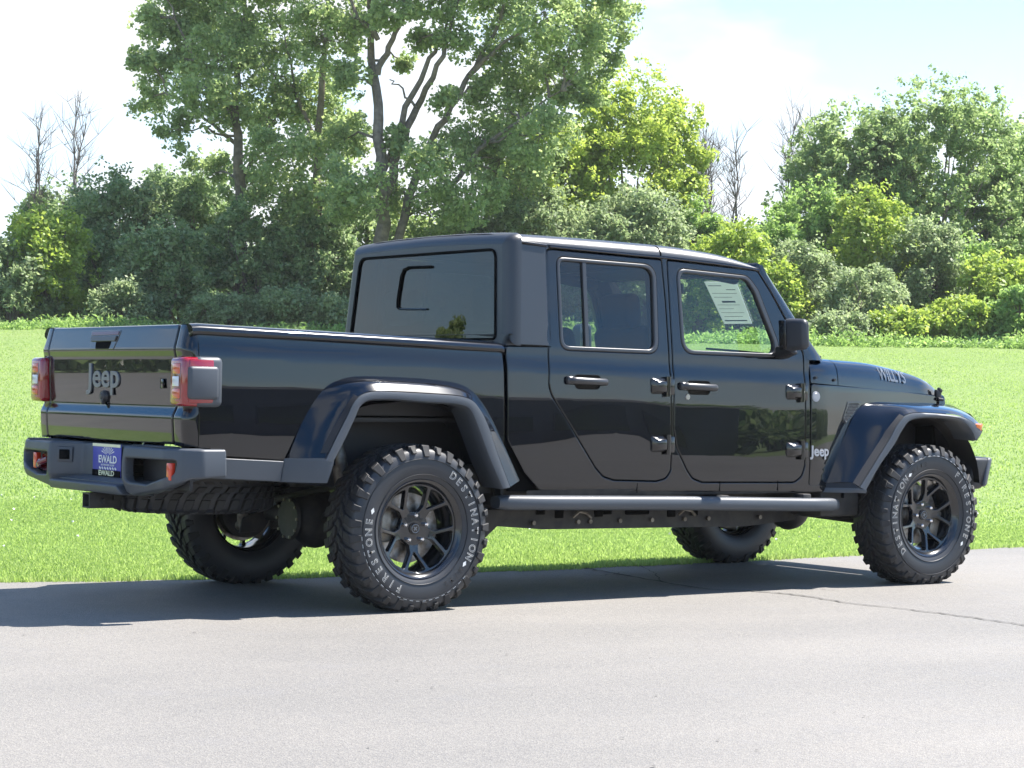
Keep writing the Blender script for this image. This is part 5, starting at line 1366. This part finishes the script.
cottonwood(COTTON_A, 'tall loose-crowned cottonwood with two thin trunks, left of the truck cab', 11)
cottonwood(COTTON_B, 'tallest cottonwood, forked trunks rising straight behind the cab rear window', 12)
KIND = {'dark': ('dark', 'dark'), 'lime_left': ('lime', 'lime'), 'grey_left': ('grey', 'grey'), 'under': ('grey', 'low'), 'yellow': ('yellow', 'y'), 'grey': ('grey', 'g'), 'limeb': ('lime', 'l'), 'mid': ('mid', 'm'), 'willow': ('willow', 'w'), 'limet': ('lime', 'lt'), 'greyr': ('grey', 'gr'), 'limer': ('lime', 'lr')}
LABELS = [
 ('dark green shrub at the far left, under the first bare tree', 'shrub', 'shrub', False),
 ('dark green shrub mass below the brush-topped bare tree', 'shrub', 'shrub', False),
 ('tallest dark green shrub left of the cottonwoods', 'shrub', 'shrub', False),
 ('dark shrub at the foot of the left cottonwood trunk', 'shrub', 'shrub', False),
 ('dark shrub just left of the cab rear window', 'shrub', 'shrub', False),
 ('lower dark shrub in front of the tallest dark shrub', 'shrub', 'shrub', False),
 ('dark shrub partly hidden behind the cab rear window', 'shrub', 'shrub', False),
 ('bright lime-green bush at the left edge of the belt', 'shrub', 'shrub', False),
 ('grey-green bush in front of the lime bush at the left edge', 'shrub', 'shrub', False),
 ('low pale shrub above the middle of the bed rail', 'shrub', 'shrub', False),
 ('low pale shrub between the bed rail and the cab rear window', 'shrub', 'shrub', False),
 ('low pale shrub above the tailgate handle', 'shrub', 'shrub', False),
 ('smallest pale shrub touching the left edge of the cab rear window', 'shrub', 'shrub', False),
 ('yellow-green tree beside the right side of the tallest cottonwood', 'broadleaf_tree', 'tree', True),
 ('highest yellow-green tree, round crown above the cab roof', 'broadleaf_tree', 'tree', True),
 ('grey-green shrub above the rear corner of the hardtop', 'shrub', 'shrub', False),
 ('grey-green shrub above the roof seam of the cab', 'shrub', 'shrub', False),
 ('grey-green shrub above the rear door of the cab', 'shrub', 'shrub', False),
 ('bright lime shrub above the windscreen header', 'shrub', 'shrub', False),
 ('small lime shrub behind the windscreen pillar', 'shrub', 'shrub', False),
 ('mid green shrub at the feet of the bare trees right of the cab roof', 'shrub', 'shrub', False),
 ('largest spreading tree, feathery crown at the right', 'broadleaf_tree', 'tree', True),
 ('open-crowned tree left of the largest spreading tree', 'broadleaf_tree', 'tree', True),
 ('broad mid green tree below the largest spreading tree', 'broadleaf_tree', 'tree', True),
 ('tall tree cropped by the right edge, behind the others', 'broadleaf_tree', 'tree', True),
 ('mid green small tree above the door mirror', 'broadleaf_tree', 'tree', True),
 ('feathery tree cut by the right edge of the picture', 'broadleaf_tree', 'tree', True),
 ('round light green tree in front of the spreading tree', 'broadleaf_tree', 'tree', True),
 ('grey-green shrub directly above the door mirror', 'shrub', 'shrub', False),
 ('silvery shrub behind the hood of the truck', 'shrub', 'shrub', False),
 ('tall grey-green shrub left of the far right shrubs', 'shrub', 'shrub', False),
 ('mid green shrub above the front wheel flare', 'shrub', 'shrub', False),
 ('lime shrub near the right edge at the top of the bank', 'shrub', 'shrub', False),
 ('low lime shrub at the top of the bank above the hood decal', 'shrub', 'shrub', False),
 ('low lime shrub right of the hood latch', 'shrub', 'shrub', False),
 ('mid green bush at the right edge of the picture', 'shrub', 'shrub', False),
 ('low pale shrub just right of the door mirror', 'shrub', 'shrub', False),
 ('mid green shrub left of the door mirror, behind the windscreen', 'shrub', 'shrub', False),
 ('green shrub between the cottonwood trunks and the hardtop', 'shrub', 'shrub', False),
 ('grey shrub under the right limbs of the tallest cottonwood', 'shrub', 'shrub', False),
 ('dark backdrop shrub behind the bushes at the left edge', 'shrub', 'shrub', False),
 ('dark backdrop shrub behind the gap left of the tallest dark shrub', 'shrub', 'shrub', False),
 ('dark backdrop shrub behind the two cottonwood trunks at left', 'shrub', 'shrub', False),
 ('backdrop shrub behind the forked cottonwood trunk', 'shrub', 'shrub', False),
 ('backdrop shrub behind the yellow-green trees', 'shrub', 'shrub', False),
 ('backdrop shrub behind the bare trees right of the cab', 'shrub', 'shrub', False),
 ('backdrop shrub behind the round light green tree', 'shrub', 'shrub', False),
 ('backdrop shrub behind the far right bushes', 'shrub', 'shrub', False),
]

for i, (k, x, y, z, h, hw) in enumerate(SHRUBS):
    lab, nm, cat, tall = LABELS[i]
    mt = KIND[k][0]
    shrub(k, mt, x, y, z, h, hw, lab, 100 + i, leaf={'willow': .16, 'under': .12, 'greyr': .13, 'grey': .14}.get(k, .155), nm=nm, cat=cat, tall=tall,
          group='shrubs and trees of the belt behind the lawn', dens={'yellow': .9, 'willow': .85, 'limet': .8}.get(k, 1.0), open_=.5 if k in ('willow', 'mid') and i % 2 else .15)

def dead_tree(x, y, z, h, w, label, seed, group='bare trees above the shrubs'):
    rng = np.random.default_rng(seed); base = Vector((x, y, float(hgt(x, y)) - .05)); h = h + z - base.z
    root = empty('bare_tree', base); tag(root, label, 'bare tree', group)
    mt = MB(); mb = MB()
    for j in range(rng.integers(2, 4)):
        lean = Vector((rng.uniform(-1, 1) * w * .5, rng.uniform(-1, 1) * w * .5, h * rng.uniform(.75, 1.0)))
        Q = wobble([Vector((0, 0, 0)) + Vector((j * .15, 0, 0)), lean * .35 + Vector(rng.normal(size=3) * .15), lean * .7 + Vector(rng.normal(size=3) * .2), lean], rng, .05, 4)
        n = len(Q); mt.tube(Q, [.055 * (1 - .9 * k / (n - 1)) + .006 for k in range(n)], 7)
        for q in Q[4:-1]:
            for _ in range(4):
                d = Vector((rng.normal() * .55, rng.normal() * .55, rng.uniform(.6, 1.4))); ln = h * rng.uniform(.08, .22)
                e = q + d.normalized() * ln; mid_ = q.lerp(e, .5) + Vector(rng.normal(size=3) * .06)
                mb.tube([q, mid_, e], [.014, .009, .004], 5)
                for _ in range(3):
                    f_ = mid_ + Vector((rng.normal() * .4, rng.normal() * .4, rng.uniform(.3, 1))).normalized() * ln * .5
                    mb.tube([mid_, f_], [.007, .003], 4)
    mt.build('trunk', M['bark_dead'], root, fix=False); mb.build('twigs', M['bark_dead'], root, fix=False)
DL = ['thin leafless tree standing furthest left above the dark shrubs', 'leafless tree with a brush of fine twigs, second from the left edge', 'bare grey tree just right of the yellow-green tree', 'wide bare tree in the gap of sky right of the cab roof', 'slender bare stem closest to the yellow-green tree crown', 'bare tree with upright twigs left of the big spreading tree', 'bare twiggy tree partly hidden by the spreading tree']
for i, d in enumerate(DEAD): dead_tree(*d, DL[i], 300 + i)

# weeds along the top of the bank, as one mass
rng = np.random.default_rng(9); V = []
lat = np.array([FY, -FX])
nW = 7600
d_ = rng.uniform(60.5, 66, nW); s_ = rng.uniform(-28, 28, nW)
px_ = CX + FX * d_ + lat[0] * s_; py_ = CY + FY * d_ + lat[1] * s_; pz_ = hgt(px_, py_)
hh = rng.uniform(.10, .42, nW) * np.where(s_ < -4, .65, 1) * (1 + .5 * np.sin(s_ * .9)) * (.5 + .5 * np.clip((d_ - 60) / 2.5, 0, 1))
for k in range(3):
    V.append(leaves(np.stack([px_, py_, pz_ + hh * (k + .5) / 3], 1), .12 + .05 * k, 5, rng, .15, .1, .35))
wd = leaf_obj('weeds', np.concatenate(V), LM['mid']); tag(wd, 'uncut weeds and tall grass fringing the top of the lawn', 'weeds', kind='stuff')

# ---------------------------------------------------------------- grass blades near the driveway
GM = leaf_mat('grass_blades', [(0.222, 0.328, 0.092), (0.293, 0.408, 0.132), (0.370, 0.463, 0.189)], .5, .7)
def blades(n, dmin, dmax, hmin, hmax, w, power=1.0, seed=1, edge=False):
    rng = np.random.default_rng(seed)
    d = dmin + (dmax - dmin) * rng.uniform(0, 1, n) ** power; s = rng.uniform(-.36, .36, n) * d
    x = CX + FX * d + lat[0] * s; y = CY + FY * d + lat[1] * s
    ex = np.array([q[0] for q in EDGE]); ey = np.array([q[1] for q in EDGE])
    e = np.interp(x, ex, ey) - .03 - rng.uniform(0, .05, n) * (np.sin(x * 7) > 0)
    keep = (y > e) & (x > -3.2)
    x, y = x[keep], y[keep]; e = e[keep]; z = hgt(x, y); n = len(x)
    patch = .75 + .25 * np.sin(x * 1.7 + np.sin(y * 2.1)) * np.cos(y * 1.3) + .25 * np.exp(-(y - e) / .35)
    h = rng.uniform(hmin, hmax, n) * patch; a = rng.uniform(0, 2 * PI, n); ww = w * rng.uniform(.6, 1.3, n)
    t = rng.normal(size=(n, 2)) * h[:, None] * .45
    bx, by = np.cos(a) * ww, np.sin(a) * ww
    v = np.stack([np.stack([x - bx, y - by, z - .01], 1), np.stack([x + bx, y + by, z - .01], 1), np.stack([x + bx * .5 + t[:, 0], y + by * .5 + t[:, 1], z + h], 1), np.stack([x - bx * .5 + t[:, 0], y - by * .5 + t[:, 1], z + h * .96], 1)], 1)
    return v.reshape(-1, 3)
G = [blades(560000, 10.8, 18, .014, .036, .0034, 1.0, 1), blades(430000, 16, 61.5, .014, .030, .008, 1.7, 2)]
go = leaf_obj('grass', np.concatenate(G), GM); tag(go, 'short mown grass of the lawn', 'grass', kind='stuff')
# pale clover heads
rng = np.random.default_rng(21); n = 160
d = rng.uniform(11.5, 26, n); s = rng.uniform(-.25, .25, n) * d; x = CX + FX * d + lat[0] * s; y = CY + FY * d + lat[1] * s; k = (y > 1.6) & (x > -2); x, y = x[k], y[k]
V = leaves(np.stack([x, y, hgt(x, y) + .055], 1), .008, 5, rng, .016, .3, .9)
cl = leaf_obj('clover_flowers', V, M['white']); tag(cl, 'tiny white clover flowers scattered in the lawn', 'flowers', kind='stuff')

# far wooded ridge
M['ridge'] = soil_mat('hazy_wooded_ridge', [(.02, (.05, .10, .09), (.075, .13, .11), .35, .65, 1), (.2, (.04, .08, .07), (.09, .15, .12), .4, .6, .5)], .3, 1.0)  # the blue of distance haze is mixed into these greens
m = MB(); rows = []
for j in range(9):
    row = []
    for k in range(90):
        s = -420 + k * 10; t = j / 8; D_ = 420 + 260 * t
        hgt_ = (34 + 9 * math.sin(s * .009 + 1) + 3 * math.sin(s * .045) + 1.2 * math.sin(s * .21)) * math.sin(PI * min(t * 1.15, 1) * .5 if t < .87 else PI / 2)
        row.append((CX + FX * D_ + lat[0] * s, CY + FY * D_ + lat[1] * s, 2 + hgt_ + 1.0 * math.sin(k * 2.3 + j * 1.7)))
    rows.append(row)
m.grid(rows); hl_ = m.build('hills', M['ridge'], angle=80); tag(hl_, kind='structure')

# ---------------------------------------------------------------- what the truck mirrors: the other side of the street
rng = np.random.default_rng(33)
def belt(n, fn, hmax, name, mat, lab):
    V = []
    for i in range(n):
        x, y = fn(i / n); h = hmax * rng.uniform(.6, 1.0); k = 26
        c = np.stack([x + rng.normal(size=k) * 2.0, y + rng.normal(size=k) * 2.0, hgt(x, y) + h * rng.uniform(.05, 1, k) ** .8], 1)
        V.append(leaves(c, 1.1, 22, rng, .8, .4, .7))
    o = leaf_obj(name, np.concatenate(V), mat); tag(o, lab, 'woods', kind='stuff'); return o
belt(95, lambda t: (-80 + 260 * t, -95 - 6 * math.sin(t * 9)), 7.5, 'woods', LM['dark'], 'belt of trees across the street mirrored in the truck doors')
belt(46, lambda t: (-95 + 78 * t, 62 + 16 * t + 4 * math.sin(t * 11)), 8.0, 'woods', LM['dark'], 'belt of trees beyond the road mirrored in the tailgate')
def roadside_tree(x, y, h, w, label, seed):
    lb = [(0, 0, .87, .9), (.45, .2, .76, .85), (-.5, -.15, .74, .9), (.1, .4, .64, 1.05), (.75, -.2, .55, 1.0), (-.8, .2, .52, 1.05), (0, -.3, .45, 1.2), (.4, .3, .36, 1.0), (-.4, .1, .34, 1.0)]
    cottonwood(dict(limbs=[([(x, y, 0), (x, y, h * .3), (x + .2, y, h * .6), (x, y + .1, h * .85)], .22)], lobes=[(x + a * w, y + b * w, h * c, w * .42 * r_) for a, b, c, r_ in lb]), label, seed, 'trees across the road left of the lawn', 'roadside_tree', .24)
belt(16, lambda t: (50 + 60 * t, 33 - 30 * t), 8.0, 'woods', LM['mid'], 'belt of trees running on to the right of the lawn')
belt(10, lambda t: (16 - 34 * t, 66 + 14 * t), 7.5, 'woods', LM['dark'], 'belt of trees running on to the left of the lawn')
roadside_tree(-50.7, 73.5, 11.4, 2.5, 'broad round tree left of the lawn, mirrored in the middle of the cab rear window', 500)
roadside_tree(-62, 60, 8.8, 1.8, 'smaller round tree left of the lawn, mirrored at the left edge of the rear window', 501)
M['wallb'] = principled('grey_cladding', (.09, .10, .12), rough=.6, noise=(1.2, (.07, .08, .095), .4, .6))
M['roofb'] = principled('dark_roof', (.05, .05, .055), rough=.8)
M['pane'] = principled('window_dark', (.02, .025, .03), rough=.05, coat=1)
bd = empty('showroom_building', (40, -75, 0)); tag(bd, 'long low grey building across the driveway, mirrored in the truck doors', 'building')
m = MB(); m.box((0, 0, 2.3), (46, 12, 4.6), .03); m.build('wall', M['wallb'], bd)
m = MB(); m.hexa([(-23.6, -6.6, 4.6), (23.6, -6.6, 4.6), (23.6, 6.6, 4.6), (-23.6, 6.6, 4.6), (-22, -1, 6.0), (22, -1, 6.0), (22, 1, 6.0), (-22, 1, 6.0)]); m.build('roof', M['roofb'], bd)
for k in range(9):
    x = -20 + k * 5; m = MB(); m.box((x, 6.03, 1.9), (3.4, .08, 2.7), .02); w_ = m.build('window', M['seal'], bd); m = MB(); m.box((x, 6.08, 1.9), (3.2, .03, 2.5)); m.build('pane', M['pane'], w_)

# added veil: closed volume round everything, softens contrast like lens glare
m = MB(); m.box((300, 300, 38), (2500, 2500, 84)); hzb = m.build('haze', None, smooth=False)
hm = bpy.data.materials.new('veil_air'); hm.use_nodes = True; t = hm.node_tree; t.nodes.clear()
o = N(t, 'ShaderNodeOutputMaterial'); pv = N(t, 'ShaderNodeVolumePrincipled'); pv.inputs['Color'].default_value = (.95, .97, 1, 1); pv.inputs['Density'].default_value = .0003; pv.inputs['Anisotropy'].default_value = .2
t.links.new(pv.outputs[0], o.inputs['Volume']); hzb.data.materials.append(hm); tag(hzb, 'thin added veil softening the distance like lens glare', 'haze', kind='stuff')
